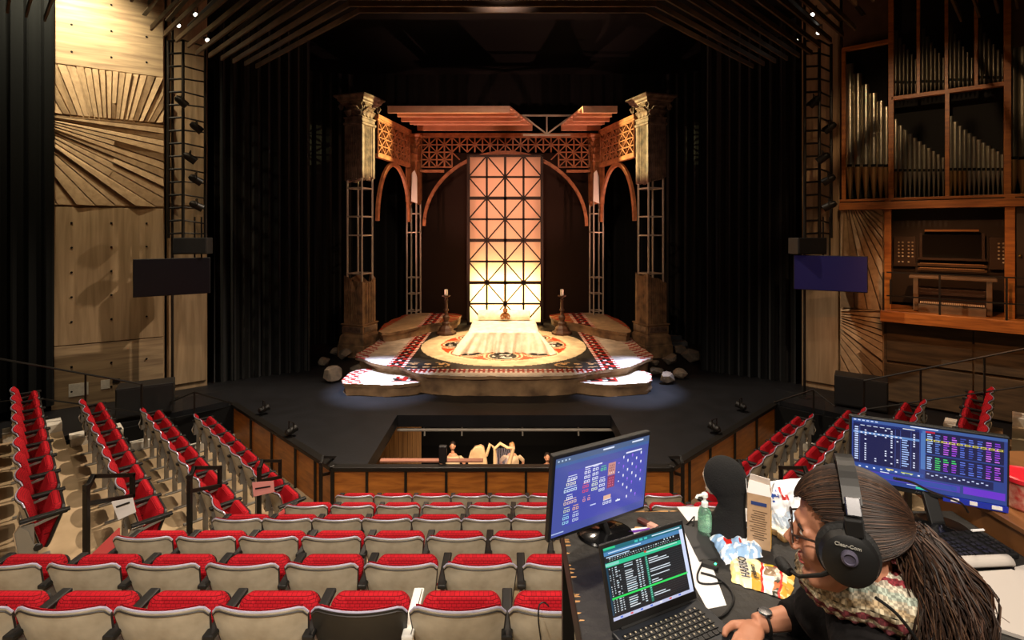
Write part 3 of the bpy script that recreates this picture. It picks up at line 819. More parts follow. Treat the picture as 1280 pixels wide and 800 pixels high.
# side railings
def rail_run(name, pts, posts, label, r=.018, lower=None):
    t = empty(name, pts[0]); o0 = Vector(pts[0])
    m = MB(); m.tube([Vector(p)-o0 for p in pts], r, 6); m.build('top_rail', black_metal, t)
    if lower:
        m = MB(); m.tube([Vector(p)-o0 for p in lower], r*.8, 6); m.build('lower_rail', black_metal, t)
    for p, zb in posts:
        p = Vector(p); m = MB(); m.tube([p-o0, Vector((p.x,p.y,zb))-o0], r, 6); m.build('post', black_metal, t)
    tag(t, label, 'railing'); return t
a, b = P(-20,445,9.1), P(177,480,10.1); c = a.lerp(b,.62)
rail_run('side_railing', [a, b, Vector((b.x,b.y,b.z-.0))], [(c,.0),(b,.1)], 'sloping black railing in front of the tall curtain and concrete wall', lower=[P(-20,505,9.3),P(40,497,9.6),P(180,516,10.1)])
a, b, c = P(213,503,10.9), P(243,490,10.9), P(293,505,11.6)
rail_run('side_railing', [a,b,c], [(b,-.05),(c,-.05)], 'low black railing with a glass panel at the left stage corner')
a, b, c = P(1044,508,10.4), P(1017,487,11.0), P(968,503,11.6)
rail_run('side_railing', [a,b,c], [(b,-.05),(c,-.05)], 'low black railing with a glass panel at the right stage corner')
a, b = P(1080,476,10.2), P(1300,432,8.6)
rail_run('side_railing', [a,b], [(a,.3),(a.lerp(b,.36),.3),(a.lerp(b,.72),.4)], 'sloping black railing below the organ balcony', lower=[P(1080,512,10.2),P(1300,480,8.6)])
glass = mat('smoked acrylic','2b2d30',.15,alpha=.22)
for sx, nm in ((-1,'left'),(1,'right')):
    m = MB(); m.bar((sx*6.15,11.62,.13),(sx*6.9,11.0,.13),.015,.42); m.build('pane_of_acrylic', glass, smooth=False)
    o = C.objects[-1] if False else bpy.data.objects[[x.name for x in bpy.data.objects if x.name.startswith('pane_of_acrylic')][-1]]
    tag(o, f'smoked clear panel beside the {nm} stage corner railing', 'glass panel')
# papers left on seats
def paper(name, pts, mt, label, cat='paper', th=.002):
    pts = [Vector(p) for p in pts]; n = (pts[1]-pts[0]).cross(pts[2]-pts[0]).normalized()*th
    m = MB(); k = len(pts); m.add(pts+[p+n for p in pts], [tuple(range(k))[::-1], tuple(range(k,2*k))]+[(i,(i+1)%k,k+(i+1)%k,k+i) for i in range(k)])
    o = m.build(name, mt, smooth=False); return tag(o, label, cat) if label else o
white_paper = mat('white paper','e9e6e4',.8); pink_paper = mat('pink paper','d98f88',.8)
red_card = mat('dark red card','a83a36',.7); maroon = mat('maroon cloth','4a1219',.8)
d=5.75; lp = paper('paper_sheet', [P(139,627,d),P(166,622,d),P(170,640,d),P(148,650,d)], white_paper, 'white printed sheet hanging by the aisle seat of the second outermost row')
m = MB(); m.bar(P(145,634,d-.01),P(162,628,d-.01),.003,.02); m.build('printed_line', black_plastic, lp, smooth=False)
d=7.1; lp = paper('paper_sheet', [P(315,603,d),P(342,601,d),P(343,615,d),P(317,621,d)], pink_paper, 'pink sheet hanging by the aisle seat nearest the stage')
m = MB(); m.bar(P(319,611,d-.01),P(338,608,d-.01),.003,.02); m.build('printed_line', black_plastic, lp, smooth=False)
for px0,py0,px1,py1,d,lb in ((113,696,150,660,5.0,'dark red triangular panel at the aisle end of the fourth centre row'),(334,655,363,630,6.75,'light red triangular panel at the aisle end of the second centre row')):
    paper('aisle_end_card', [P(px0,py0,d),P(px1,py0-2,d),P(px1,py1,d+.15)], red_card, lb, 'panel', .02)
# ---------------------------------------------------------------- the set: columns, arches, lattices, roof
col_dark = mat('aged bronze plaster','7d6453',.5,.15,var=.4,vscale=5,col2='43332a',bump=.25,bscale=14)
col_base = mat('brown stone paint','8a6a48',.75,0,var=.45,vscale=4,col2='54402c',bump=.3,bscale=12)
trim_w = mat('russet painted wood','a4683f',.5,0,var=.3,vscale=5,col2='7a4828')
tube_m = mat('dull steel tube','a89c8c',.45,.2)
roof_m = mat('rose painted moulding','d09a7c',.5,0,var=.15,vscale=3)
torn = mat('torn white plaster','e3dfd6',.7)

def fluted_shaft(m, w, z0, z1, nfl=6, bottom=None, top=None, mi=0):
    """square shaft with grooves on each face; bottom(x,y)/top(x,y) give a broken edge"""
    h = w/2; ring = []
    for side in range(4):
        a = side*PI/2; ca, sa = math.cos(a), math.sin(a)
        pts = [(-h, -h)]
        x = -h+w*.14; step = (w*.72)/nfl
        for i in range(nfl):
            g = x+i*step
            pts += [(g+step*.22,-h),(g+step*.30,-h+.045),(g+step*.70,-h+.045),(g+step*.78,-h)]
        for (px, py) in pts: ring.append((px*ca-py*sa, px*sa+py*ca))
    n = len(ring)
    zb = [z0+(bottom(x,y) if bottom else 0) for x,y in ring]; zt = [z1+(top(x,y) if top else 0) for x,y in ring]
    vs = [(x,y,z) for (x,y),z in zip(ring,zb)]+[(x,y,z) for (x,y),z in zip(ring,zt)]
    m.add(vs, [(i,(i+1)%n,n+(i+1)%n,n+i) for i in range(n)]+[tuple(range(n))[::-1], tuple(range(n,2*n))], mi)
def sq_profile(m, prof, mi=0):
    """stack of square sections (half width, z)"""
    vs = []
    for h, z in prof: vs += [(-h,-h,z),(h,-h,z),(h,h,z),(-h,h,z)]
    fs = [(i*4+k, i*4+(k+1)%4, (i+1)*4+(k+1)%4, (i+1)*4+k) for i in range(len(prof)-1) for k in range(4)]
    fs += [(3,2,1,0), tuple(len(prof)*4-4+k for k in range(4))]
    m.add(vs, fs, mi)
def leaf(m, M, h, w, curl, mi=0):
    def fn(u, v):
        x = (u*2-1)*w*math.sin(PI*min(1,.25+.75*(1-v)))*(1+.18*math.cos(v*22))
        return (x, -curl*v*v*1.1-.02*(1-abs(u*2-1)), h*v-(.16*h*max(0,v-.8)/.2))
    m.grid(fn, 4, 8, M=M, mi=mi)
def make_column(name, loc, rz, w, zs, broken, rear=False, label=''):
    """zs: base top, stump top, upper bottom, neck, capital top, cornice top"""
    t = empty(name, loc, rz)
    zb, zst, zub, zn, zc, zt = zs; h = w/2
    if not rear:
        m = MB(); sq_profile(m, [(h*1.46,0),(h*1.46,zb*.36),(h*1.40,zb*.38),(h*1.40,zb*.42),(h*1.30,zb*.62),(h*1.14,zb*.70),(h*1.18,zb*.72),(h*1.18,zb*.95),(h*1.28,zb*.97),(h*1.28,zb)])
        m.build('pedestal', col_base, t, smooth=False, bevel=.012)
        m = MB()
        for a in range(4):
            R = Matrix.Rotation(a*PI/2,4,'Z'); m.box((0,-h*1.19,zb*.835),(h*1.9,.03,zb*.16),R)
        m.build('pedestal_panel', col_dark, t, smooth=False, bevel=.01)
        m = MB(); jag = broken[0]
        fluted_shaft(m, w*1.04, zb, zst, 6, top=jag); m.build('lower_shaft', col_base, t, smooth=False)
    zpole0 = 0 if rear else zst-.4
    for sx in (-1,1):
        for sy in (-1,1):
            m = MB(); m.tube([(sx*h*.82,sy*h*.82,zpole0),(sx*h*.82,sy*h*.82,zub+.3)], .032, 8); m.build('steel_pole', tube_m, t)
    rings = [zub-.35, zub-.35-(zub-(0 if rear else zst))*.28, zpole0+.55, zpole0+1.75] if not rear else [zub-.4, zub-1.1, zub-2.8, 1.55, .9]
    for z in rings:
        m = MB(); q = h*.82
        for a, b in (((-q,-q),(q,-q)),((q,-q),(q,q)),((q,q),(-q,q)),((-q,q),(-q,-q))): m.tube([(a[0],a[1],z),(b[0],b[1],z)], .024, 6)
        m.build('steel_ring', tube_m, t)
    m = MB(); fluted_shaft(m, w, zub, zn, 6, bottom=broken[1]); m.build('upper_shaft', col_dark, t, smooth=False)
    m = MB(); sq_profile(m, [(h*1.04,zn-.02),(h*1.10,zn),(h*1.10,zn+.06),(h*1.0,zn+.08),(h*1.0,zn+(zc-zn)*.28),(h*1.08,zn+(zc-zn)*.30),(h*1.08,zn+(zc-zn)*.36),(h*.9,zn+(zc-zn)*.38)])
    m.build('necking', col_dark, t, smooth=False, bevel=.01)
    z0 = zn+(zc-zn)*.36; H = zc-z0
    m = MB(); sq_profile(m, [(h*.86,z0),(h*.84,z0+H*.5),(h*1.05,z0+H*.85),(h*1.25,z0+H)])
    m.build('capital_bell', col_dark, t, smooth=False, bevel=.02)
    m = MB()
    for a in range(4):
        for (dx,hh,ww,cu,zz) in ((-h*.55,.55,.16,.12,0),(0,.62,.17,.14,0),(h*.55,.55,.16,.12,0),(-h*.28,.85,.14,.2,.1),(h*.28,.85,.14,.2,.1)):
            R = Matrix.Rotation(a*PI/2,4,'Z') @ Matrix.Translation((dx,-h*.88,z0+zz*H)); leaf(m, R, H*hh*(1-zz), ww*w/.8, cu*w/.8)
    m.build('acanthus_leaves', col_dark, t, solid=.015)
    m = MB()
    for a in range(4):
        for s in (-1,1):
            cx_, cy_ = s*h*1.22, -h*1.22
            pts = []
            for k in range(22):
                th = k*.55; r = .13*w/.8*(1-k/24); pts.append((cx_+s*r*math.cos(th)*.8*1, cy_-.0, zc-.12+r*math.sin(th)))
            m.tube(pts, .028*w/.8, 6, M=Matrix.Rotation(a*PI/2,4,'Z'))
    m.build('volute', col_dark, t)
    m = MB(); q = h*1.3; sq_profile(m, [(q,zc),(q*1.02,zc+(zt-zc)*.18),(q*1.12,zc+(zt-zc)*.3),(q*1.16,zc+(zt-zc)*.55),(q*1.3,zc+(zt-zc)*.75),(q*1.33,zc+(zt-zc)*.8),(q*1.33,zt)])
    m.build('cornice', col_dark, t, smooth=False, bevel=.008)
    tag(t, label, 'column'); return t
rj = random.Random(4)
def j1(x,y): return .25*noise.noise(Vector((x*3,y*3,.3)))-.12*abs(x)-(.25 if abs(x)<.12 else 0)
def j2(x,y): return -.35*(.45-x*.9-y*.2)*.6+.12*noise.noise(Vector((x*5,y*5,2)))
def j1r(x,y): return -.45*(x+.4)*.8+.15*noise.noise(Vector((x*4,y*4,5)))+.15
def j2r(x,y): return .12*noise.noise(Vector((x*4,y*4,7)))-.25+.35*(x+.4)
FL = (-4.62,16.2,0); FR = (4.58,16.2,0)
make_column('front_column', FL, -math.radians(20), .66, (1.02,2.42,5.60,7.22,7.88,8.12), (j1,j2), label='tall ruined column with capital, on the left front corner of the stage set')
make_column('front_column', FR, math.radians(20), .66, (1.02,2.42,5.60,7.22,7.88,8.12), (j1r,j2r), label='tall ruined column with capital, on the right front corner of the stage set')
BL = (-3.50,19.3,.0); BR = (3.38,19.3,.0)
for L_, s, nm in ((BL,-1,'left'),(BR,1,'right')):
    t = make_column('rear_column', L_, math.radians(14*s), .46, (0,0,4.95,6.5,7.25,7.50), (None,lambda x,y: .25*noise.noise(Vector((x*6,y*6,1)))), rear=True, label=f'slimmer russet column on bare steel poles, {nm} rear corner of the stage set')
    for ch in t.children:
        if ch.name.split('.')[0] in ('upper_shaft','necking','capital_bell','acanthus_leaves','volute','cornice'):
            ch.data.materials[0] = trim_w
    m = MB(); x0 = -s*.14; vs = [(x0-.11,-.30,5.0),(x0+.13,-.30,4.92),(x0+.12,-.30,5.9),(x0+.02,-.30,6.15),(x0-.09,-.30,6.05)]
    m.add(vs+[(x,y+.03,z) for x,y,z in vs], [(0,1,2,3,4),(9,8,7,6,5)]+[(i,(i+1)%5,5+(i+1)%5,5+i) for i in range(5)])
    m.build('torn_plaster', torn, t, smooth=False)

def lattice(m, x0, x1, z0, z1, cell, M, th=.05, w=.04, skip=None):
    nx = max(1, round((x1-x0)/cell)); nz = max(1, round((z1-z0)/cell)); cx_ = (x1-x0)/nx; cz_ = (z1-z0)/nz
    up = (M.to_3x3() @ Vector((0,1,0)))
    def b(a, c):
        if skip and skip((a[0]+c[0])/2, (a[1]+c[1])/2): return
        m.bar(M@Vector((a[0],0,a[1])), M@Vector((c[0],0,c[1])), th, w, up=(M.to_3x3()@Vector((0,0,1))) if abs(a[0]-c[0])>1e-6 or True else (0,1,0))
    for i in range(nx):
        for j in range(nz):
            ax, az = x0+i*cx_, z0+j*cz_; bx, bz = ax+cx_, az+cz_; mx, mz = (ax+bx)/2, (az+bz)/2
            for p in ((ax,az),(bx,az),(ax,bz),(bx,bz)): b((mx,mz), p)
            b((mx,az),(mx,bz)); b((ax,mz),(bx,mz))
            b((ax,az),(ax,bz)); b((ax,az),(bx,az))
            if i == nx-1: b((bx,az),(bx,bz))
            if j == nz-1: b((ax,bz),(bx,bz))
for s, nm, A, B in ((-1,'left',(-4.14,16.45),(-3.62,19.05)),(1,'right',(4.14,16.45),(3.50,19.05))):
    Mw, Lw = wall_frame(A, B)
    t = empty('side_frieze', (A[0],A[1],0)); I = Matrix.Translation(-t.location); Mi = I@Mw
    m = MB(); lattice(m, .05, Lw, 6.42, 7.46, .52, Mi); m.build('lattice', trim_w, t, smooth=False)
    m = MB(); m.box((Lw/2,0,7.58),(Lw+.1,.16,.14),Mi); m.box((Lw/2,0,7.49),(Lw+.1,.10,.06),Mi); m.build('top_beam', trim_w, t, smooth=False, bevel=.01)
    m = MB(); m.box((Lw/2,0,6.33),(Lw+.1,.14,.13),Mi); m.box((Lw-.06,0,6.9),(.08,.1,1.2),Mi); m.build('bottom_beam', trim_w, t, smooth=False, bevel=.01)
    m = MB(); pts = []
    for k in range(25):
        th = PI*k/24; pts.append(Mi@Vector((Lw/2-(Lw/2-.02)*math.cos(th),0,4.25+1.95*math.sin(th))))
    for a, b in zip(pts[:-1], pts[1:]): m.bar(a-(b-a)*.05, b+(b-a)*.05, .14, .09, up=Mi.to_3x3()@Vector((0,1,0)))
    m.build('arch', trim_w, t, smooth=False)
    tag(t, f'russet lattice frieze over an arch, on the {nm} side of the stage set', 'lattice frieze')
# rear frieze with its wide broken arch
t = empty('rear_frieze', (0,19.25,0)); I = Matrix.Identity(4)
m = MB()
def hide(x, z): return z < 6.95-.75*min(1,max(0,(abs(x+.06)-1.9)/1.0)) and abs(x+.06) < 2.9
lattice(m, -3.2, 3.1, 6.30, 7.42, .56, I, skip=lambda x,z: z < 7.0 and abs(x+.05) < 2.1-(z-6.3)*.6)
m.build('lattice', trim_w, t, smooth=False)
m = MB(); m.box((-.05,0,7.50),(6.5,.16,.14)); m.build('top_beam', trim_w, t, smooth=False, bevel=.01)
for s in (-1,1):
    m = MB(); m.box((-.05+s*2.75,0,6.15),(.9,.1,.1)); m.build('bottom_beam', trim_w, t, smooth=False, bevel=.01)
m = MB(); pts = []
for k in range(33):
    th = PI*k/32; pts.append(Vector((-.05-3.05*math.cos(th), 0, 4.1+2.75*math.sin(th))))
for a, b in zip(pts[:-1], pts[1:]): m.bar(a-(b-a)*.05, b+(b-a)*.05, .12, .10, up=(0,1,0))
m.build('arch', trim_w, t, smooth=False)
tag(t, 'russet lattice frieze and wide arch across the rear of the stage set', 'lattice frieze')
# roof: two pieces of a moulded ceiling, with a torn gap where a truss shows
def roof_piece(cutl, cutr, label):
    t = empty('set_roof', (0,17.6,7.7)); o = t.location
    ys = [16.35,16.75,17.15,17.5,17.9,18.3,18.7,19.1]
    m = MB()
    vs = [(cutl(16.3),16.3,7.84),(cutr(16.3),16.3,7.84),(cutr(19.2),19.2,7.80),(cutl(19.2),19.2,7.80)]
    m.prism([(x-o.x,y-o.y) for x,y,z in vs], .14, .19); m.build('board', roof_m, t, smooth=False)
    for i, y in enumerate(ys):
        d = [.17,.07,.12,.2,.07,.13,.08,.2][i]
        m = MB(); m.box(((cutl(y)+cutr(y))/2-o.x, y-o.y, .14-d/2), (cutr(y)-cutl(y), .10 if d>.1 else .05, d))
        m.box(((cutl(y)+cutr(y))/2-o.x, y+.12-o.y, .12), (cutr(y)-cutl(y)-.02, .06, .04))
        m.build('moulding', roof_m, t, smooth=False, bevel=.012)
    tag(t, label, 'roof'); return t
roof_piece(lambda y: -3.78+(y-16.3)*.16, lambda y: .12+(y-16.3)*.30, 'larger rose-coloured moulded roof piece over the stage set, with a diagonal torn edge')
roof_piece(lambda y: 2.45-(y-16.3)*.15, lambda y: 3.55-(y-16.3)*.02, 'smaller rose-coloured moulded roof piece over the stage set, beside the torn gap')
t = empty('roof_truss', (0,0,0))
m = MB(); m.bar((-.2,18.4,8.05),(2.9,18.4,8.05),.06,.06); m.build('top_chord', tube_m, t, smooth=False)
m = MB(); m.bar((.6,18.4,7.35),(2.3,18.4,7.35),.06,.06); m.build('bottom_chord', tube_m, t, smooth=False)
for a, b in (((.62,8.02),(1.45,7.38)),((1.45,7.38),(2.3,8.02)),((1.45,7.38),(1.45,8.02))):
    m = MB(); m.bar((a[0],18.4,a[1]),(b[0],18.4,b[1]),.05,.05); m.build('brace', tube_m, t, smooth=False)
tag(t, 'bare triangular truss showing in the gap of the set roof', 'truss')

# the glowing screen
scr = empty('lattice_screen', (-.05,18.55,.5)); SW, SH = 2.66, 6.12
trans = bpy.data.materials.new('translucent paper'); trans.use_nodes = True
N_ = trans.node_tree.nodes; N_.clear(); out = N_.new('ShaderNodeOutputMaterial'); tr = N_.new('ShaderNodeBsdfTranslucent'); df = N_.new('ShaderNodeBsdfDiffuse'); mxs = N_.new('ShaderNodeMixShader')
tr.inputs[0].default_value = (*srgb('ffdcb8'),1); df.inputs[0].default_value = (*srgb('f6c8ae'),1); mxs.inputs[0].default_value = .25
trans.node_tree.links.new(tr.outputs[0], mxs.inputs[1]); trans.node_tree.links.new(df.outputs[0], mxs.inputs[2]); trans.node_tree.links.new(mxs.outputs[0], out.inputs[0])
m = MB(); m.add([(-SW/2,0.03,0),(SW/2,0.03,0),(SW/2,0.03,SH),(-SW/2,0.03,SH)], [(0,1,2,3)]); m.build('paper_pane', trans, scr, smooth=False)
m = MB()
for s in (-1,1): m.box((s*SW/2,0,SH/2),(.10,.12,SH+.05))
m.box((0,0,SH),(SW+.1,.12,.08)); m.box((0,0,.05),(SW+.1,.12,.1)); m.build('frame', trim_dark if 'trim_dark' in globals() else (globals().setdefault('trim_dark', mat('dark brown lattice wood','2c1a10',.7,0,var=.3,vscale=6))), scr, smooth=False, bevel=.01)
m = MB(); nr = 8; ch_ = SH/nr; cw_ = SW/4
for i in range(1,4): m.box((-SW/2+i*cw_,0,SH/2),(.075 if i!=2 else .085,.05,SH))
for j in range(1,nr): m.box((0,0,j*ch_),(SW,.05,.07 if j%2 else .115))
for i in range(2):
    for j in range(nr//2):
        c = Vector((-SW/2+(2*i+1)*cw_, 0, (2*j+1)*ch_))
        q = [c+Vector((cw_,0,0)), c+Vector((0,0,ch_)), c-Vector((cw_,0,0)), c-Vector((0,0,ch_))]
        # alternating diagonals: a diamond that links the middles of the block
        for a, b in zip(q, q[1:]+q[:1]): m.bar(a, b, .045, .068, up=(0,1,0))
m.build('lattice', trim_dark, scr, smooth=False)
tag(scr, 'tall glowing paper screen with dark lattice standing behind the bed', 'screen')

# ---------------------------------------------------------------- platform with its inlaid floor
stone = mat('aged platform stone','9a7a55',.8,0,var=.5,vscale=2.2,col2='5e4730',bump=.4,bscale=7)
inlay = tint_mat('inlaid marble floor', .45, var=.35, vscale=5)
cream, wht, rd, blk, dgr = srgb('e2cba0'), srgb('e8dccb'), srgb('b02318'), srgb('15120f'), srgb('2b2924')
orr = srgb('cf4a22'); tan_ = srgb('b48a5a')
def checker(u, v, s):
    i, j = int(math.floor(u/s)), int(math.floor(v/s))
    k = (i*7+j*3) % 4
    a = (i+j) % 2
    if a == 0: return rd if (i % 3) else wht
    return blk if (j % 2) else wht
def strip_pat(a, b, w):        # a runs along the strip, b across it (0..w)
    s = w/5; i, j = int(math.floor(a/s)), int(b/s)
    if j in (0,4): return rd if i % 2 else wht
    if (i+j) % 4 == 0: return blk
    if (i-j) % 4 == 0: return rd
    return wht if (i % 2) == (j % 2) else (rd if (i//2) % 2 else blk)
CXP, CYP, RP = -.06, 15.35, 2.48
def floor_col(x, y):
    dx, dy = x-CXP, y-CYP; r = math.hypot(dx, dy); th = math.atan2(dy, dx)
    nz = noise.noise(Vector((x*2.2,y*2.2,0)))
    if r < RP:
        if r > RP*.80: return tuple(c*(.85+.25*nz) for c in cream) if r < RP*.985 else blk
        # ring of dark roundels
        n = 8; k = round((th-PI/2)/(2*PI/n)); a = k*2*PI/n+PI/2
        rx, ry = math.cos(a)*RP*.56, math.sin(a)*RP*.56
        q = math.hypot(dx-rx, dy-ry)
        if q < .38:
            f = noise.noise(Vector((x*7,y*7,k*3.3))); return wht if f > .18 and q < .3 else blk
        if q < .43: return cream
        if q < .49: return orr
        if q < .54: return cream
        if r > RP*.75: return cream
        if r < RP*.27: return tan_ if r < RP*.2 else blk
        return tuple(c*(1+.25*nz) for c in orr)
    if abs(dx) < 2.46 and y > CYP-2.68:
        # dark corner fields with a faint tan cartouche
        ex, ey = (abs(dx)-1.95)/.62, (y-(CYP-2.3))/.27
        e = ex*ex+ey*ey
        if .8 < e < 1.0 or (e < .8 and abs(math.sin(dx*9)*math.cos(y*11)) > .72): return tan_
        return dgr if nz < .25 else blk
    if abs(dx) < 2.94 and y > CYP-2.98 and (abs(dx) >= 2.46):
        return strip_pat(y, abs(dx)-2.46, .48)
    if y <= CYP-2.68 and y > CYP-2.98: return strip_pat(x, y-(CYP-2.98), .30)
    if abs(dx) > 3.66+.08*nz and y > 12.6 :
        s = .15; return rd if (int(math.floor(x/s))+int(math.floor(y/s))) % 2 else wht
    return tuple(c*(.86+.3*nz) for c in wht)
def smooth_poly(pts, it=2, jag=0, seed=0):
    for _ in range(it):
        out = []
        for i in range(len(pts)):
            a, b = Vector(pts[i]), Vector(pts[(i+1)%len(pts)])
            out += [a.lerp(b,.22), a.lerp(b,.78)]
        pts = out
    if jag: pts = [Vector((p.x+jag*noise.noise(Vector((p.x*2.1,p.y*2.1,seed))), p.y+jag*noise.noise(Vector((p.x*2.3,p.y*2.3,seed+9))))) for p in pts]
    return [(p[0],p[1]) for p in pts]
def densify(pts, step=.12):
    out = []
    for i in range(len(pts)):
        a, b = Vector(pts[i]), Vector(pts[(i+1)%len(pts)]); n = max(1, int((b-a).length/step))
        out += [a.lerp(b,k/n) for k in range(n)]
    return out
def inside(x, y, poly):
    c = False; n = len(poly); j = n-1
    for i in range(n):
        xi, yi = poly[i]; xj, yj = poly[j]
        if (yi > y) != (yj > y) and x < (xj-xi)*(y-yi)/(yj-yi)+xi: c = not c
        j = i
    return c
def slab(name, poly, z0, z1, label, colf, cell=(.03,.05), cat='platform', lip=.07):
    poly = densify(smooth_poly(poly, 1), .15)
    poly = [(p.x+.05*noise.noise(Vector((p.x*2.5,p.y*2.5,z1*7))), p.y+.05*noise.noise(Vector((p.x*2.7,p.y*2.7,z1*9+4)))) for p in poly]
    t = empty(name, (sum(p[0] for p in poly)/len(poly), sum(p[1] for p in poly)/len(poly), z0)); o = t.location
    cxm = o.x; cym = o.y
    m = MB(); n = len(poly)
    def ring(z, inset, sd, amp):
        return [(p[0]-o.x-(p[0]-cxm)*inset+amp*noise.noise(Vector((p[0]*3,p[1]*3,sd))), p[1]-o.y-(p[1]-cym)*inset+amp*noise.noise(Vector((p[0]*3,p[1]*3,sd+5))), z) for p in poly]
    H = z1-z0
    rs = [ring(0,.035,1,.06), ring(H*.35,.03,2,.07), ring(H-lip*1.3,.022,3,.05), ring(H-lip,.0,4,.02), ring(H,0,4,.0)]
    vs = [p for r_ in rs for p in r_]
    m.add(vs, [(i*n+k, i*n+(k+1)%n, (i+1)*n+(k+1)%n, (i+1)*n+k) for i in range(len(rs)-1) for k in range(n)]+[tuple(range(n))[::-1], tuple((len(rs)-1)*n+k for k in range(n))])
    m.build('stone_edge', stone, t, auto=50)
    m = MB(); x0,x1 = min(p[0] for p in poly), max(p[0] for p in poly); y0,y1 = min(p[1] for p in poly), max(p[1] for p in poly)
    nx = int((x1-x0)/cell[0]); ny = int((y1-y0)/cell[1]); ids = {}
    def vid(i,j):
        if (i,j) not in ids:
            ids[(i,j)] = len(m.v); m.v.append(Vector((x0+i*cell[0]-o.x, y0+j*cell[1]-o.y, H+.003)))
        return ids[(i,j)]
    for j in range(ny):
        yc = y0+(j+.5)*cell[1]
        for i in range(nx):
            xc = x0+(i+.5)*cell[0]
            if inside(xc, yc, poly):
                m.f.append([vid(i,j),vid(i+1,j),vid(i+1,j+1),vid(i,j+1)]); m.m.append(0); m.c.append(colf(xc,yc))
    m.build('inlaid_top', inlay, t, smooth=False)
    tag(t, label, cat); return t
main = [(-2.05,12.2),(-1.0,12.02),(1.0,12.02),(1.75,12.12),(2.2,12.5),(3.05,12.75),(3.5,13.3),(4.1,13.9),(3.95,15.2),(4.0,16.5),(3.7,19.6),(-3.8,19.6),(-4.02,16.4),(-3.95,15.2),(-4.2,14.0),(-3.55,13.35),(-3.1,12.95),(-2.6,12.85)]
slab('platform', main, 0, .5, 'broad irregular stone platform with the round inlaid floor, carrying the bed', floor_col)
def wing_col(s):
    def f(x, y):
        ax = abs(x)
        if ax > 3.95-.10*(y-16): 
            q=.2; return rd if (int(math.floor(x/q))+int(math.floor(y/q)))%2 else tuple(c*.6 for c in tan_)
        if 2.3 < ax < 2.9: return strip_pat(y, ax-2.3, .6)
        if ax <= 2.3: return rd if (int(x/.25)+int(y/.25))%2 else tan_
        return tuple(c*(.8+.3*noise.noise(Vector((x,y,0)))) for c in srgb('cdb08a'))
    return f
lw = [(-4.02,16.0),(-3.7,15.6),(-3.0,16.3),(-2.5,17.3),(-1.75,17.7),(-1.62,19.4),(-3.7,19.55),(-4.1,17.5)]
slab('upper_platform', lw, .5, .78, 'raised ragged wing of the platform beside the left candlestick', wing_col(-1))
slab('upper_platform', [(-x-.05,y) for x,y in lw], .5, .78, 'raised ragged wing of the platform beside the right candlestick', wing_col(1))
def step_col(x, y):
    if abs(x) < 2.75 and y < 12.95+.0 and abs(x) > 1.6: return strip_pat(x, (y-12.2)%.5, .5) if 12.35<y<12.75 else wht
    s = .13
    if abs(x) > 3.55+.1*math.sin(y*5): return rd if (int(math.floor(x/s))+int(math.floor(y/s)))%2 else wht
    return wht
ls = [(-3.95,12.2),(-3.4,12.15),(-2.6,12.05),(-1.95,12.35),(-1.95,13.2),(-3.3,13.6),(-4.0,13.35)]
slab('lower_step', ls, 0, .28, 'low white spotlit step at the left front corner of the platform', step_col, cat='step')
rs_ = [(3.55,12.3),(2.9,12.15),(2.3,12.1),(1.55,12.45),(1.5,13.0),(3.1,13.5),(3.75,13.2)]
slab('lower_step', rs_, 0, .28, 'low white spotlit step at the right front corner of the platform', step_col, cat='step')

# bed
bed = empty('bed', (-.06,15.3,.5))
linen = mat('cream linen sheet','efe4cf',.8,0,var=.1,vscale=6,col2='d8c9ac',bump=.25,bscale=18,sheen=.1)
m = MB(); m.box((0,.1,.25),(1.85,2.0,.44)); m.build('bed_base', trim_dark, bed, smooth=False, bevel=.02)
m = MB()
def sheet(u, v):
    # u around front half of the bed (0..1 = left side, front, right side), v from top edge to the floor
    L1, Wd = 2.0, 1.96
    tot = L1+Wd+L1; s = u*tot; flare = (v**1.3)*.12
    if s < L1: x, y, nx, ny = -Wd/2, 1.05-s, -1, 0
    elif s < L1+Wd: x, y, nx, ny = -Wd/2+(s-L1), -.95, 0, -1
    else: x, y, nx, ny = Wd/2, -.95+(s-L1-Wd), 1, 0
    cdist = min(abs(s-L1), abs(s-L1-Wd))
    cf = math.exp(-(cdist/.28)**2)*v
    w = .075*v**.7*(math.sin(s*14+2*math.sin(s*2.1))*.6+.6*math.sin(s*33+v*3+math.sin(s*5)))
    ax = (1 if x > 0 else -1)*cf*.34; ay = -cf*.22
    hang = .56*(1-v)+.012-.0*v
    side = 1.0
    return (x+nx*(flare+w)+ax, y+ny*(flare*.9+w)+ay, hang + .02*math.sin(s*7)*v*(1-v))
m.grid(sheet, 240, 22)
m.add([(-.98,-.95,.572),(.98,-.95,.572),(.98,1.05,.572),(-.98,1.05,.572)], [])
def topf(u, v):
    x = -.98+1.96*u; y = -.95+2.0*v
    return (x, y, .572+.012*noise.noise(Vector((x*3,y*3,0)))*min(1,8*min(u,1-u,v+.02)))
m.grid(topf, 24, 24); m.build('sheet', linen, bed, auto=80, solid=.008)
m = MB(); m.lathe([(.10,-.82),(.16,-.80),(.17,-.7),(.17,.7),(.16,.80),(.10,.82)], (0,0,0), 20, M=Matrix.Translation((0,.92,.74)) @ Matrix.Rotation(PI/2,4,'Y')); m.build('bolster', linen, bed)
tag(bed, 'low bed under a cream sheet that spreads over the round inlaid floor', 'bed')
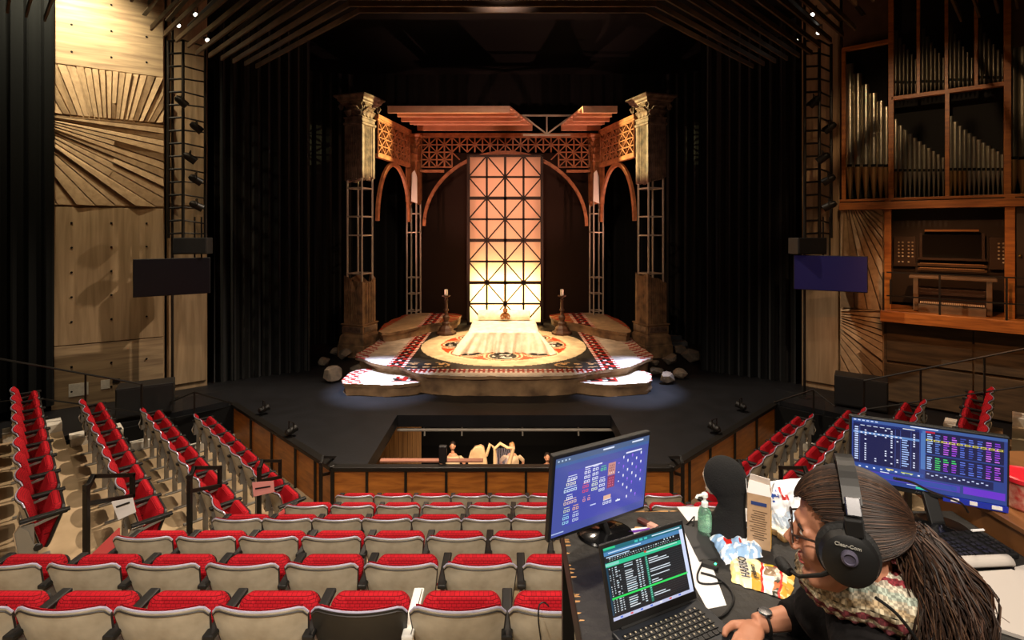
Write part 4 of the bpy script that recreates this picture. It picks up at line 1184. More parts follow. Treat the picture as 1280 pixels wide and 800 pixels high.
# teddy bear on the bolster
bear = empty('teddy_bear', (-.02,16.03,1.14)); fur = mat('brown plush','8a5426',.95,0,var=.2,vscale=20,bump=.5,bscale=120)
m = MB(); m.ball((0,0,.13),(.085,.075,.10)); m.build('body', fur, bear)
m = MB(); m.ball((0,-.02,.265),(.07,.065,.062)); m.ball((0,-.08,.25),(.03,.03,.024)); m.build('head', fur, bear)
for s in (-1,1):
    m = MB(); m.ball((s*.055,-.01,.32),(.026,.014,.026)); m.build('ear', fur, bear)
    m = MB(); m.tube([(s*.06,-.02,.19),(s*.12,-.06,.14),(s*.14,-.08,.10)],[.03,.028,.026],8); m.build('arm', fur, bear)
    m = MB(); m.tube([(s*.04,-.03,.07),(s*.09,-.12,.05),(s*.12,-.17,.07)],[.036,.034,.03],8); m.build('leg', fur, bear)
    m = MB(); m.ball((s*.025,-.082,.275),.008,8,6); m.build('eye', black_plastic, bear)
tag(bear, 'small brown teddy bear leaning against the cream bolster', 'teddy bear')
# candlesticks
bronze = mat('dark carved wood','4a2d1c',.5,.1,var=.3,vscale=8)
wax = mat('white candle wax','f4ecd8',.5)
for s, x, nm in ((-1,-1.98,'left'),(1,1.84,'right')):
    t = empty('candlestick', (x,16.9,.5))
    m = MB(); m.lathe([(.34,0),(.34,.08),(.26,.12),(.22,.22),(.13,.30),(.15,.38),(.07,.44)], n=8); m.build('foot', bronze, t, smooth=False, bevel=.01)
    m = MB(); m.lathe([(.07,.42),(.10,.5),(.12,.58),(.06,.64),(.05,.74),(.09,.80),(.05,.86),(.045,1.1),(.065,1.13),(.04,1.17),(.05,1.22)], n=14); m.build('stem', bronze, t)
    m = MB(); m.lathe([(.04,1.2),(.13,1.25),(.14,1.28),(.05,1.28)], n=16); m.build('drip_pan', bronze, t)
    m = MB(); m.lathe([(.055,1.28),(.055,1.46),(.04,1.48)], n=14); m.build('candle', wax, t)
    m = MB(); m.tube([(0,0,1.47),(.004,0,1.51)],.005,6); m.build('wick', black_plastic, t)
    tag(t, f'dark carved candlestick with a white candle, {"" if s else ""}{nm} of the glowing screen', 'candlestick')
# rubble
rock = mat('pale grey rubble','7c6c5a',.9,0,var=.4,vscale=6,col2='5c5248',bump=.5,bscale=12)
def boulder(x, y, z, r, seed, label, g):
    rnd = random.Random(seed); bm = bmesh.new(); pts = []
    for _ in range(22):
        v = Vector((rnd.gauss(0,1),rnd.gauss(0,1),rnd.gauss(0,1))).normalized(); bm.verts.new((v.x*r*rnd.uniform(.85,1.15), v.y*r*.85, v.z*r*.7))
    bmesh.ops.convex_hull(bm, input=bm.verts[:]); 
    for v in [v for v in bm.verts if not v.link_faces]: bm.verts.remove(v)
    me = bpy.data.meshes.new('rock'); bm.to_mesh(me); bm.free(); me.materials.append(rock)
    o = bpy.data.objects.new('rock', me); C.objects.link(o); zmin = min(v.co.z for v in me.vertices); o.location = (x,y,z-zmin); o.rotation_euler = (0,0,rnd.uniform(0,6))
    tag(o, label, 'rock', g)
RL = [(405,452,.20,'farthest out, by itself'),(416,470,.30,'big pale one nearest the low step'),(432,443,.26,'touching the pedestal'),(447,462,.24,'wedged between pedestal and low step'),(420,440,.18,'small one on top of the heap'),(460,455,.16,'small one against the platform edge')]
for i,(px,py,r,l) in enumerate(RL):
    p = Gz(px,py+r*22,0); boulder(p.x,p.y,0,r,i+3,f'grey rubble stone by the left column, {l}','rubble beside the left column')
RR = [(872,448,.30,'large one standing farthest out'),(845,452,.27,'touching the pedestal'),(858,470,.20,'rounded one in the heap'),(842,476,.22,'pale one nearest the audience'),(828,467,.20,'pale one nearest the low step'),(826,455,.16,'small one against the platform edge'),(858,440,.22,'tucked behind the pedestal')]
for i,(px,py,r,l) in enumerate(RR):
    p = Gz(px-8,py+r*14,0); boulder(p.x,p.y,0,r,i+23,f'grey rubble stone by the right column, {l}','rubble beside the right column')
# steps and door frame lost in the dark up-stage
gst = mat('grey painted wood','4e5052',.7)
t = empty('stage_steps', (5.5,17.6,0))
for i in range(3):
    m = MB(); m.box((0,-.0+.3*i,.07+.14*i),(1.3-.2*i,.5,.14)); m.build('tread', gst, t, smooth=False)
tag(t, 'low grey steps in the dark behind the right column', 'steps')
t = empty('door_frame', (6.6,19.5,0))
for x in (-.5,.5):
    m = MB(); m.box((x,0,1.3),(.08,.12,2.6)); m.build('jamb', gst, t, smooth=False)
m = MB(); m.box((0,0,2.62),(1.08,.12,.08)); m.build('lintel', gst, t, smooth=False)
tag(t, 'dark grey door frame in the shadows behind the right column', 'frame')

# ---------------------------------------------------------------- orchestra pit
pitw = mat('tan pit boards','9a7448',.7,0,var=.4,vscale=3,stretch=(6,1,.3))
skin = mat('skin','d39a78',.55); hair_d = mat('dark hair','20150f',.6); cloth_w = mat('cream shirt','d8c6a0',.85); cloth_b = mat('black shirt','17151a',.9)
o = MB(); 
for i in range(10): o.box((-4.05+i*.145,16.2+.0*i,-2.6),(.135,.04+.02*(i%2),2.0))
tag(o.build('pit_screen', pitw, smooth=False), 'tan ribbed screen at the side of the orchestra pit', 'screen')
def pit_person(x, y, zf, hgt, shirt, label, arm=0, pose='sit', hair_m=None):
    t = empty('person', (x,y,zf))
    H = hgt
    m = MB(); m.tube([(0,0,H*.30),(0,0,H*.45),(0,-.02,H*.68),(0,-.02,H*.78),(0,-.02,H*.81)],[.105,.10,.125,.085,.055],12,flat=1.6); m.tube([(0,-.02,H*.78),(0,-.03,H*.87)],.055,10)
    for s in (-1,1):
        hand = (s*.28,-.30,H*.55) if not arm else (s*.20,-.12,H*.50)
        m.tube([(s*.17,-.02,H*.77),(s*(.40 if arm else .27),-.05,H*.62),hand],[.065,.05,.035],8)
        m.ball((hand[0],hand[1]-.05,hand[2]),(.035,.05,.02),8,6)
        m.tube([(s*.09,0,H*.32),(s*.12,-.42,H*.31),(s*.12,-.45,.06)],[.09,.075,.05],8); m.ball((s*.12,-.52,.05),(.05,.13,.05),8,6)
    m.ball((0,-.04,H*.935),(.078,.095,.115),14,10); m.ball((0,-.135,H*.925),(.014,.02,.02),8,6)
    for s in (-1,1): m.ball((s*.079,-.03,H*.93),(.012,.02,.03),8,6)
    m.build('body', skin, t, sub=1)
    m = MB(); m.tube([(0,0,H*.28),(0,0,H*.45),(0,-.02,H*.68),(0,-.02,H*.79)],[.125,.12,.145,.10],12,flat=1.6)
    for s in (-1,1): m.tube([(s*.16,-.02,H*.77),(s*(.38 if arm else .26),-.05,H*.625)],[.08,.066],8)
    m.build('shirt', shirt, t, sub=1)
    m = MB(); m.ball((0,-.015,H*.965),(.085,.095,.09),12,8); m.build('hair', hair_m or hair_d, t)
    for s in (-1,1):
        m = MB(); m.ball((s*.03,-.128,H*.945),.010,8,6); m.build('eye', black_plastic, t)
    tag(t, label, 'person'); return t
pa = P(566,557,14.6); pit_person(pa.x,pa.y,-3.7,(pa.z+3.7)/.935,cloth_w,'person in a cream shirt with arms spread in the orchestra pit',1)
pb = P(640,560,14.9); pit_person(pb.x,pb.y,-3.7,(pb.z+3.75)/.935,mat('pale shirt','e0c7a4',.85),'person bent over a harp in the orchestra pit, pale top',1, hair_m=mat('fair hair','b98d5a',.6))
pc = P(684,571,14.2); pit_person(pc.x,pc.y,-3.7,(pc.z+3.7)/.935,cloth_b,'person with glasses in a dark top, alone at the pit edge')
harp_m = mat('pale wooden harp','d2b48c',.5,0,var=.3,vscale=4)
# a harp seen from its soundbox side, and a harp with its strings to the hall
p = P(599,577,14.2); t = empty('harp', (p.x,p.y,-3.7)); H = p.z+3.7+.48
m = MB(); prof = [(-.30,H-.52),(-.29,H-.34),(-.24,H-.18),(-.12,H-.05),(.04,H),(.13,H-.05),(.16,H-.16),(.20,H-.30),(.24,H-.6),(.22,.1),(-.16,.1)]
vs = [(x,-.10,z) for x,z in prof]+[(x,.12,z-.04) for x,z in prof]; n = len(prof)
m.add(vs, [tuple(range(n))[::-1],tuple(range(n,2*n))]+[(i,(i+1)%n,n+(i+1)%n,n+i) for i in range(n)]); m.build('soundbox', harp_m, t, bevel=.02)
m = MB(); m.tube([(.20,-.05,H-.3),(.30,-.03,H+.02),(.42,0,H-.10),(.47,0,H-.4),(.45,0,.1)],[.04,.045,.04,.035,.035],8); m.build('pillar', harp_m, t)
tag(t, 'pale wooden harp with a broad rounded soundbox in the orchestra pit', 'harp')
p = P(632,577,14.0); t = empty('harp', (p.x,p.y,-3.7)); H = p.z+3.7+.40
m = MB(); m.tube([(-.30,0,H-.05),(-.15,0,H+.10),(.05,0,H-.02),(.22,0,H-.02)],[.035,.045,.04,.03],8); m.build('neck', harp_m, t)
m = MB(); m.tube([(-.30,0,H-.05),(-.32,0,.1)],.03,8); m.build('pillar', harp_m, t)
m = MB(); m.tube([(.22,0,H-.02),(.0,0,.9),(-.2,0,.1)],[.06,.12,.15],10,flat=.7); m.build('soundboard', harp_m, t)
m = MB()
for k in range(12): f=k/11; m.tube([(-.28+.46*f,0,H-.03),(-.27+.28*f,0,.35+(H-.8)*f)],.004,4)
m.build('strings', white_trim, t)
m = MB(); m.box((-.25,0,.05),(.35,.3,.1)); m.build('foot', harp_m, t, smooth=False, bevel=.01)
tag(t, 'harp with pale strings played by the bent musician in the orchestra pit', 'harp')
m = MB(); m.box((-1.2,8.72,.02),(1.75,.10,.03)); tag(m.build('wooden_shelf', mat('pinkish wood shelf','a8705a',.5), smooth=False, bevel=.004), 'narrow pinkish wooden shelf along the pit edge', 'shelf')
t = empty('conductor_monitor', (-1.0,8.66,.02)); m = MB(); m.box((0,0,.14),(.13,.09,.27)); m.build('casing', black_plastic, t, smooth=False, bevel=.008)
m = MB(); m.box((0,-.01,.01),(.09,.12,.02)); m.build('foot', black_metal, t, smooth=False); tag(t, 'small black box standing on the pit rail before the bench', 'monitor')
t = empty('pit_pipe_rail', (0,11.0,-.35)); m = MB(); m.tube([(-2.3,0,0),(3.2,0,0)],.035,8); m.build('pipe', tube_m, t)
for x in (-1.7,-.9,.4,1.6):
    m = MB(); m.tube([(x,0,.1),(x,-.02,-.12)],.018,6); m.build('hook', tube_m, t)
tag(t, 'grey pipe with hooks under the far lip of the orchestra pit', 'rail')
# small footlights lying at the stage edge
for i,(px,py) in enumerate(((330,512),(364,540),(926,508),(893,536))):
    p = Gz(px,py+6,0); fixture((p.x,p.y,.12),(0,15,2),f'small black floor light near the {"left" if px<640 else "right"} stage rim, {"nearer to" if i%2 else "farther from"} the audience', False, .07,.2)
# ---------------------------------------------------------------- the production table
TZ = 2.83
def T(px, py, z=TZ): return Gz(px, py, z)
deck = mat('black deck carpet','141312',.9)
m = MB(); m.box((1.7,.75,2.06),(2.9,2.5,.06)); m.box((1.7,1.97,1.70),(2.9,.04,.70)); m.box((.27,.75,1.72),(.04,2.5,.7))
structure(m.build('floor_deck', deck, smooth=False))
table = empty('production_table', (1.12,1.6,2.09)); tm = mat('worn black table paint','121110',.6,0,var=.5,vscale=9,col2='211f1c',bump=.25,bscale=30)
chip = mat('bare chipped plywood','b98a56',.8)
I = Matrix.Translation(-table.location)
XL, XR, YN, YF = .335, 1.90, 1.19, 2.04
m = MB(); m.box(((XL+XR)/2,(YN+YF)/2,TZ-.0125),(XR-XL,YF-YN,.025),I); m.build('table_top', tm, table, smooth=False, bevel=.003)
m = MB(); m.box((XL+.012,(YN+YF)/2,TZ-.07),(.02,YF-YN,.09),I); m.box(((XL+XR)/2,YF-.012,TZ-.07),(XR-XL,.02,.09),I); m.build('apron', black_metal, table, smooth=False)
for x in (XL+.03, XR-.03):
    for y in (YN+.03, YF-.04):
        m = MB(); m.box((x,y,2.09+.355),(.045,.045,.71),I); m.build('leg', black_metal, table, smooth=False)
m = MB(); rnd = random.Random(12)
for i in range(30):
    if i < 17: cx_, cy_ = XL+rnd.uniform(.0,.012), rnd.uniform(1.36,1.86); w,h = rnd.uniform(.006,.018), rnd.uniform(.002,.005)
    elif i < 26: cx_, cy_ = rnd.uniform(.6,1.1), YF-rnd.uniform(0,.008); w,h = rnd.uniform(.02,.06), rnd.uniform(.002,.006)
    else: cx_, cy_ = rnd.uniform(.60,.68), rnd.uniform(1.88,1.93); w,h = rnd.uniform(.02,.04), rnd.uniform(.004,.01)
    q = [(cx_-w*rnd.uniform(.6,1),cy_-h),(cx_+w*rnd.uniform(.5,1),cy_-h*rnd.uniform(.3,1)),(cx_+w*rnd.uniform(.6,1),cy_+h*rnd.uniform(.3,1)),(cx_-w*rnd.uniform(.2,1),cy_+h)]
    q = [(max(XL+.0005,x),min(YF-.0005,y)) for x,y in q]
    m.prism(q, TZ-.0004, TZ+.0006, M=I)
m.build('chipped_paint', chip, table, smooth=False)['kind'] = 'stuff'
tag(table, 'worn black production table with chipped edges, crowded with monitors, laptop and snacks', 'table')
br = empty('wooden_ledge', (2.3,1.7,2.09)); I = Matrix.Translation(-br.location)
brw = wood('brown varnished board','8a5a34','63401f',(1,.3,1),.4,5)
m = MB(); m.box((2.3,1.72,TZ+.02),(.78,1.3,.12),I); m.build('board', brw, br, smooth=False, bevel=.004)
m = MB(); m.box((2.3,1.72,TZ+.082),(.80,1.32,.02),I); m.build('top_board', brw, br, smooth=False, bevel=.003)
for y in (1.15,2.28):
    m = MB(); m.box((2.3,y,2.09+.34),(.6,.04,.68),I); m.build('support', black_metal, br, smooth=False)
tag(br, 'brown varnished wooden ledge along the side of the black table', 'ledge')

def frame3(BL, BR, TL):
    x = (BR-BL).normalized(); z = (TL-BL); z = (z-x*z.dot(x)).normalized(); y = z.cross(x)
    M = Matrix((x,y,z)).transposed().to_4x4(); M.translation = BL
    return M, (BR-BL).length, (TL-BL).dot(z)
scr_mat = tint_mat('lit screen', .25, emit=1.0)
class Scr:
    def __init__(s, M, w, h, I): s.m = MB(); s.M = I@M; s.w = w; s.h = h; s.n = 0
    def r(s, x0, y0, x1, y1, c, lift=1):      # 0..1, y from the top
        c = srgb(c) if isinstance(c, str) else c
        X0,X1,Z0,Z1 = x0*s.w, x1*s.w, (1-y1)*s.h, (1-y0)*s.h; y = -.0004*lift
        s.m.add([(X0,y,Z0),(X1,y,Z0),(X1,y,Z1),(X0,y,Z1)], [(0,1,2,3)], 0, s.M, c)
    def build(s, par):
        return s.m.build('screen', scr_mat, par, smooth=False)
def monitor(BL, BR, TL, label, base_at, bez=.012):
    M, W, H = frame3(BL, BR, TL); base = Vector((base_at.x, base_at.y, TZ)); t = empty('computer_monitor', base); I = Matrix.Translation(-base)
    m = MB(); m.box((W/2,.014,H/2),(W,.022,H),I@M); m.build('casing', black_plastic, t, smooth=False, bevel=.004)
    m = MB(); m.box((W/2,.045,H/2),(W*.6,.04,H*.6),I@M); m.build('rear_housing', black_plastic, t, smooth=False, bevel=.01)
    c = M@Vector((W/2,.05,H*.3))
    m = MB(); m.bar(I@c, I@Vector((base.x,base.y,TZ+.01)), .05, .018); m.bar(I@(M@Vector((W/2,.05,H*.55))), I@c, .05, .02); m.build('neck', black_plastic, t, smooth=False, bevel=.003)
    m = MB(); m.lathe([(.085,0),(.105,.003),(.10,.009),(.03,.014),(.02,.02)], n=28, sx=1.0, sy=.85); m.build('foot', mat_gloss, t)
    tag(t, label, 'monitor')
    return t, M, W, H, I
mat_gloss = mat('glossy black plastic','0f0f10',.12,0,coat=.6)
# monitor on the left side of the table
BL, BR, TL = P(685,680,1.72), P(806,637,1.93), P(693,571,1.69)
bp = T(757,668)
mon, M, W, H, I = monitor(BL, BR, TL, 'widescreen monitor showing rows of small light icons on blue, tilted, beside the centre seats', Vector((bp.x,bp.y,0)))
S = Scr(M@Matrix.Translation((.010,-.0,.016)), W-.020, H-.028, I); rnd = random.Random(2)
S.r(0,0,1,1,'46529f',1); S.r(0,0,1,.07,'4a6188',2); S.r(.13,.20,.97,.90,'474cad',2); S.r(0,.07,1,.11,'3f62a0',2)
for i in range(4): S.r(.02+.035*i,.025,.035+.035*i,.045,'b9cfe6',3)
S.r(.48,.02,.60,.04,'dfe9ff',3); S.r(.80,.02,.93,.04,'dfe9ff',3); S.r(.0,.95,.12,.965,'aebfe8',3)
S.r(.30,.195,.48,.212,'e6e6ff',3); S.r(.74,.15,.92,.17,'e6e6ff',3)
def ring_icon(x, y, c, r=.018):
    a = r*H/W*1.0
    S.r(x-a,y-r,x+a,y-r*.6,c,4); S.r(x-a,y+r*.6,x+a,y+r,c,4); S.r(x-a,y-r,x-a*.55,y+r,c,4); S.r(x+a*.55,y-r,x+a,y+r,c,4)
def block(x, y, nx, ny, c, dx=.034, dy=.06):
    for i in range(nx):
        for j in range(ny): ring_icon(x+dx*i, y+dy*j, c)
    S.r(x-.01,y-.045,x+dx*(nx-1)+.01,y-.037,c,4)
for (x,y,nx,ny,c) in ((.14,.30,3,1,'e9efff'),(.13,.36,3,1,'f2f0d8'),(.11,.44,4,1,'d8f0ff'),(.14,.54,2,1,'e9efff'),(.115,.60,4,1,'e8c9b8'),(.12,.70,2,1,'cfd9c2'),(.115,.79,2,2,'9fd8f0'),(.21,.70,2,1,'f0b890'),(.215,.79,2,2,'c9d6f0'),(.31,.27,2,3,'f0f0ff'),(.30,.45,2,2,'e05068'),(.395,.26,2,3,'e9efff'),(.395,.46,2,2,'e9f5d8'),(.48,.29,2,1,'60d890'),(.475,.44,2,3,'e9efff'),(.31,.63,1,1,'f0a0a0'),(.36,.63,1,1,'f0a0a0')):
    block(x,y,nx,ny,c)
S.r(.55,.235,.63,.40,'c98a86',3); S.r(.55,.41,.63,.57,'8b2f5a',3)
for i in range(3):
    for j in range(4): S.r(.565+.02*i,.26+.033*j,.572+.02*i,.28+.033*j,'4a1a30' if j<3 else 'f0e0e0',5); S.r(.565+.02*i,.43+.033*j,.572+.02*i,.45+.033*j,'e07090',5)
S.r(.52,.66,.60,.72,'e7b49a',3); block(.53,.76,3,1,'e9efff'); S.r(.66,.77,.71,.79,'e9efff',4); S.r(.38,.72,.44,.735,'c8d0f8',4)
for i in range(6):
    for j in range(5):
        if (i*3+j*5) % 4 == 3 and j > 2: continue
        x, y = .66+.05*i+.004*j, .26+.125*j-.06*(i%2)
        c = 'f4f4ff' if (i+2*j) % 3 else '9a66f0'
        if i == 0: S.r(x,y,x+.012,y+.016,c,4)
        elif y < .82: S.r(x,y-.012,x+.012,y+.022,c,4); S.r(x+.002,y+.028,x+.010,y+.036,'7f83e6',4)
S.build(mon)
m = MB()
for i in range(3): m.box((.012+.012*i,.001,.006),(.006,.004,.003),I@M)
m.build('menu_button', steel, mon, smooth=False)
# monitor on the right side
TLr, TRr, BRr = P(1057,518,2.07), P(1257,546,1.85), P(1262,641,1.85)
BLr = TLr + (BRr-TRr)
bp = T(1172,660)
mon2, M, W, H, I = monitor(BLr, BRr, TLr, 'widescreen monitor full of blue data tables and purple panels, behind the seated person', Vector((bp.x,bp.y,0)))
S = Scr(M@Matrix.Translation((.008,0,.022)), W-.016, H-.030, I)
S.r(0,0,1,1,'2b3f86',1); S.r(0,0,1,.045,'3d5c9c',2); S.r(.01,.055,.46,.72,'14184a',2); S.r(.0,.045,.48,.09,'2d4590',2)
for i in range(6): S.r(.012+.03*i,.012,.03+.03*i,.03,'cfdcff',3)
S.r(.35,.06,.43,.07,'ffffff',3); S.r(.40,.008,.58,.022,'e6eeff',3)
cols = [.09,.16,.23,.27,.31,.42]
for j in range(15):
    y = .13+.037*j
    S.r(.02,y,.045,y+.02,'c9d9ff',4)
    for k,c in enumerate(cols):
        if rnd.random() < (.85 if k in (0,3,5) else .35): S.r(c,y,c+.012,y+.018,'dfe6ff',4)
    if j > 2: S.r(.345,y,.345+rnd.uniform(.03,.05),y+.016,'a8c6ff',4)
for j in range(5): S.r(.06+.045*j,.095,.09+.045*j,.105,'dce6ff',4)
for x in (.055,.30,.335,.405): S.r(x,.10,x+.002,.70,'4a62b8',3)
S.r(.01,.20,.46,.235,'5d86c4',3)
for i in range(10): S.r(.06+.03*i,.21,.075+.03*i,.225,'f2f2ff',5)
S.r(.50,.05,.98,.40,'181a44',2); S.r(.50,.42,.98,.66,'181a44',2); S.r(.47,.05,.5,.66,'4a74b8',2); S.r(.50,.05,.56,.075,'c02040',4)
for b0,n in ((.09,9),(.45,6)):
    for j in range(n):
        y = b0+.034*j
        for k in range(9):
            x = .51+.052*k
            if k == 0: c = 'a9c8ff'
            elif k in (2,3,7,8): c = rnd.choice(['b04ae0','8a3ad8','d070f0'])
            elif k == 1: c = '5a7ad0' if b0 < .3 else '46d06a'
            else: c = rnd.choice(['4a62c8','5f78e0','3a4ca8'])
            if k in (2,3) and b0 > .4 and j < 2: c = '46d06a'
            S.r(x,y,x+rnd.uniform(.022,.036),y+.016,c,4)
S.r(.50,.165,.98,.205,'5a5630',3)
for k in range(10): S.r(.505+.048*k,.172,.54+.048*k,.198,'e8d860',5); S.r(.51+.048*k,.178,.535+.048*k,.192,'3a3626',6)
S.r(.0,.74,.49,.80,'2c4d9a',2)
for k in range(9): S.r(.05+.05*k,.765,.065+.05*k,.785,'e6ecff',4)
S.r(.24,.745,.29,.765,'e6d86a',5); S.r(.34,.76,.42,.775,'b9c24a',5)
S.r(.5,.68,.92,.80,'1a2050',2)
for k in range(14): S.r(.51+.028*k,.71+.02*(k%2),.525+.028*k,.725+.02*(k%2),'cfd9ff',4)
S.r(.02,.83,.72,.93,'4a3ab0',2); S.r(.03,.845,.70,.915,'2f4aa0',3); S.r(.74,.82,.99,.93,'6a32c8',2); S.r(0,.95,1,1,'27408a',2); S.r(.44,.955,.50,.985,'30d0a0',4)
S.r(.2,.81,.26,.822,'e8eeff',5); S.r(.38,.935,.47,.945,'d8e0ff',5)
S.build(mon2)
text_mesh('brand_lettering', 'ASUS', .014, steel, mon2, (I@M)@Matrix.Translation((W*.47,-.0005,.011))@Matrix.Rotation(PI/2,4,'X'), align='CENTER')
m = MB(); m.box((W*.80,-.002,.010),(W*.38,.008,.02),I@M); m.build('blue_label_strip', mat('blue reflection strip','1c2c9a',.3,emit=.15), mon2, smooth=False)  # blue reflection on the lower bezel, put in as a faintly glowing strip
m = MB()
for x,w_ in ((.68,.05),(.79,.045),(.925,.06)): m.box((W*x,-.007,.012),(W*w_,.003,.013),I@M)
m.build('sticky_note', white_paper, mon2, smooth=False)
# laptop
hl = CZ-1.10
BL, BR = Gz(765,790,hl), Gz(872,748,hl)
ux = (BR-BL).normalized(); n_ = Vector((-ux.y,ux.x,0)); Lh = .212; th = math.radians(17)
TL = BL + (n_*math.sin(th)+Vector((0,0,math.cos(th))))*Lh
M, W, H = frame3(BL, BR, TL); lap = empty('laptop', (BL.x,BL.y,TZ)); I = Matrix.Translation(-lap.location)
m = MB(); m.box((W/2,.004,H/2),(W,.008,H),I@M); m.build('lid', black_plastic, lap, smooth=False, bevel=.003)
S = Scr(M@Matrix.Translation((.010,0,.022)), W-.020, H-.034, I)
S.r(0,0,1,1,'1a1c1e',1); S.r(0,0,1,.06,'1e6a78',2)
for i in range(3): S.r(.38+.06*i,.015,.42+.06*i,.045,'45c8c0',4)
S.r(.60,.02,.97,.035,'d8f0ff',4); S.r(0,.0,.14,.03,'2fd08a',4); S.r(0,.06,1,.115,'4d86b8',2); S.r(.05,.075,.45,.09,'c8e4ff',4); S.r(.02,.13,.30,.145,'b8d4f0',4)
for k in range(24): S.r(.05+.032*k,.155,.068+.032*k,.168,'8aa0a8' if k%3 else 'e0e8e8',4)
for k in range(30): S.r(.05+.03*k,.185,.066+.03*k,.195,'909a9a',4)
for k in range(4): S.r(.74+.04*k,.12,.755+.04*k,.14,'cfe0f0',4)
S.r(.0,.215,1,.275,'2fc893',2); S.r(.0,.222,.16,.262,'8ad8c8',3); S.r(.47,.205,.50,.23,'d04030',5); S.r(.50,.225,.9,.24,'b8e6da',4)
for j in range(20):
    y = .295+.031*j
    if j == 13: S.r(.02,y,.97,y+.026,'30e060',3); continue
    S.r(.02,y+.024,.94,y+.0265,'3c4246',2)
    for x0,mx in ((.03,.014),(.065,.012),(.10,.03),(.14,.015),(.21,.13),(.36,.03),(.40,.03)):
        if rnd.random() < .9: S.r(x0,y,x0+mx*rnd.uniform(.6,1),y+.013,rnd.choice(['e8eef2','b9c4cc','d0e6f0']),4)
    if rnd.random() < .55: S.r(.51,y,.51+rnd.uniform(.08,.28),y+.012,'dfe8f0',4)
S.r(.47,.28,.50,.93,'1f7a62',2)
for j in range(19): S.r(.477,.30+.031*j,.492,.312+.031*j,'7fe0c0',4)
S.r(0,.20,.022,.93,'0f3a50',2); S.r(.955,.06,1,1,'d8e2ff',3); S.r(0,.955,1,1,'c4c8e8',3)
for k in range(7): S.r(.08+.12*k,.962,.11+.12*k,.985,rnd.choice(['e05a5a','5a78e0','f0f0f0']),5)
S.build(lap)
Mb = Matrix((ux, n_, Vector((0,0,1)))).transposed().to_4x4(); Mb.translation = BL
m = MB(); m.box((W/2,-.108,-.009),(W,.222,.016),I@Mb); m.build('base', mat('dark graphite laptop base','24262a',.4,.3), lap, smooth=False, bevel=.004)
m = MB(); m.tube([(I@Mb)@Vector((.03,.0,-.004)),(I@Mb)@Vector((W-.03,0,-.004))],.007,8); m.build('hinge', black_plastic, lap)
m = MB()
for r_ in range(6):
    for k in range(15):
        if r_ == 5 and 4 <= k <= 8: continue
        m.box((.024+.0176*k+(.004*(r_%2)),-.030-.0178*r_,.0005),(.0150,.0148,.003),I@Mb)
m.box((.024+.0176*6.2,-.030-.0178*5,.0005),(.083,.0148,.003),I@Mb); m.build('keys', mat('laptop key','0f0f10',.5), lap, smooth=False)
m = MB()
for r_ in range(5):
    for k in range(15): m.box((.022+.0176*k+(.004*(r_%2)),-.029-.0178*r_,.0022),(.0034,.0042,.0006),I@Mb)
m.build('key_legends', mat('backlit key legend','c9b89a',.5,emit=.12), lap, smooth=False)
m = MB(); m.box((W*.47,-.178,-.0006),(.10,.062,.001),I@Mb); m.build('trackpad', mat_gloss, lap, smooth=False)
tag(lap, 'open black laptop with a spreadsheet of green and white rows', 'laptop')
# keyboard
a, b, c = T(1148,712), T(1274,699), T(1245,673)
kx = (b-a).normalized(); ky = Vector((-kx.y,kx.x,0)); Mk = Matrix((kx,ky,Vector((0,0,1)))).transposed().to_4x4(); Mk.translation = b - kx*.44
kb = empty('keyboard', Mk.translation.copy()); I = Matrix.Translation(-kb.location)
m = MB(); m.box((.22,.07,.011),(.44,.145,.018),I@Mk); m.build('case', black_plastic, kb, smooth=False, bevel=.004)
m = MB()
for r_ in range(6):
    for k in range(22):
        if k in (15,18) : continue
        m.box((.016+.0194*k,.016+.0200*r_+(.008 if r_==5 else 0),.0235),(.0158,.0158,.007),I@Mk,taper=.82)
m.build('keys', mat('keyboard key','1b1b1c',.35), kb, smooth=False)
tag(kb, 'full-size black keyboard in front of the data-table monitor', 'keyboard')
m = MB(); m.box((0,0,.0),(.05,.008,.004)); o = m.build('white_pen', white_paper, loc=T(1222,673)+Vector((0,0,.03)), rot=(0,0,.1), smooth=False); tag(o,'short white stick lying on the far edge of the keyboard','pen')
# notebook
nb = empty('notebook', T(1215,730)); I = Matrix.Translation(-nb.location)
page = mat('notebook page','aaa39c',.85)
p = [T(1180,722),T(1264,716),T(1300,730),T(1300,808),T(1240,788)]
m = MB(); m.prism([(q.x,q.y) for q in p], TZ+.001, TZ+.012, M=I); m.build('page_block', page, nb, smooth=False, bevel=.001)
a, b = T(1176,714), T(1266,710); 
def roll(u, v):
    q = a.lerp(b,u); ang = -PI*.1+v*PI*1.25; return I@(q+Vector((0,.012-.020*math.cos(ang)*1.1,.016+.018*math.sin(ang))))
m = MB(); m.grid(roll,8,10); m.build('curled_page', page, nb, solid=.001)
m = MB(); q0,q1 = T(1180,722,TZ+.0135),T(1262,778,TZ+.0135); m.bar(I@q0,I@q1,.002,.0015); m.build('page_edge_shadow', mat('page shadow line','8c8079',.9), nb, smooth=False)  # thin dark bar drawn as the shadow along a page edge
p = [T(1268,712),T(1300,704),T(1300,726),T(1270,722)]
m = MB(); m.prism([(q.x,q.y) for q in p], TZ+.001, TZ+.008, M=I); m.build('loose_page', page, nb, smooth=False)
tag(nb, 'open notebook with a curled page beside the keyboard', 'notebook')
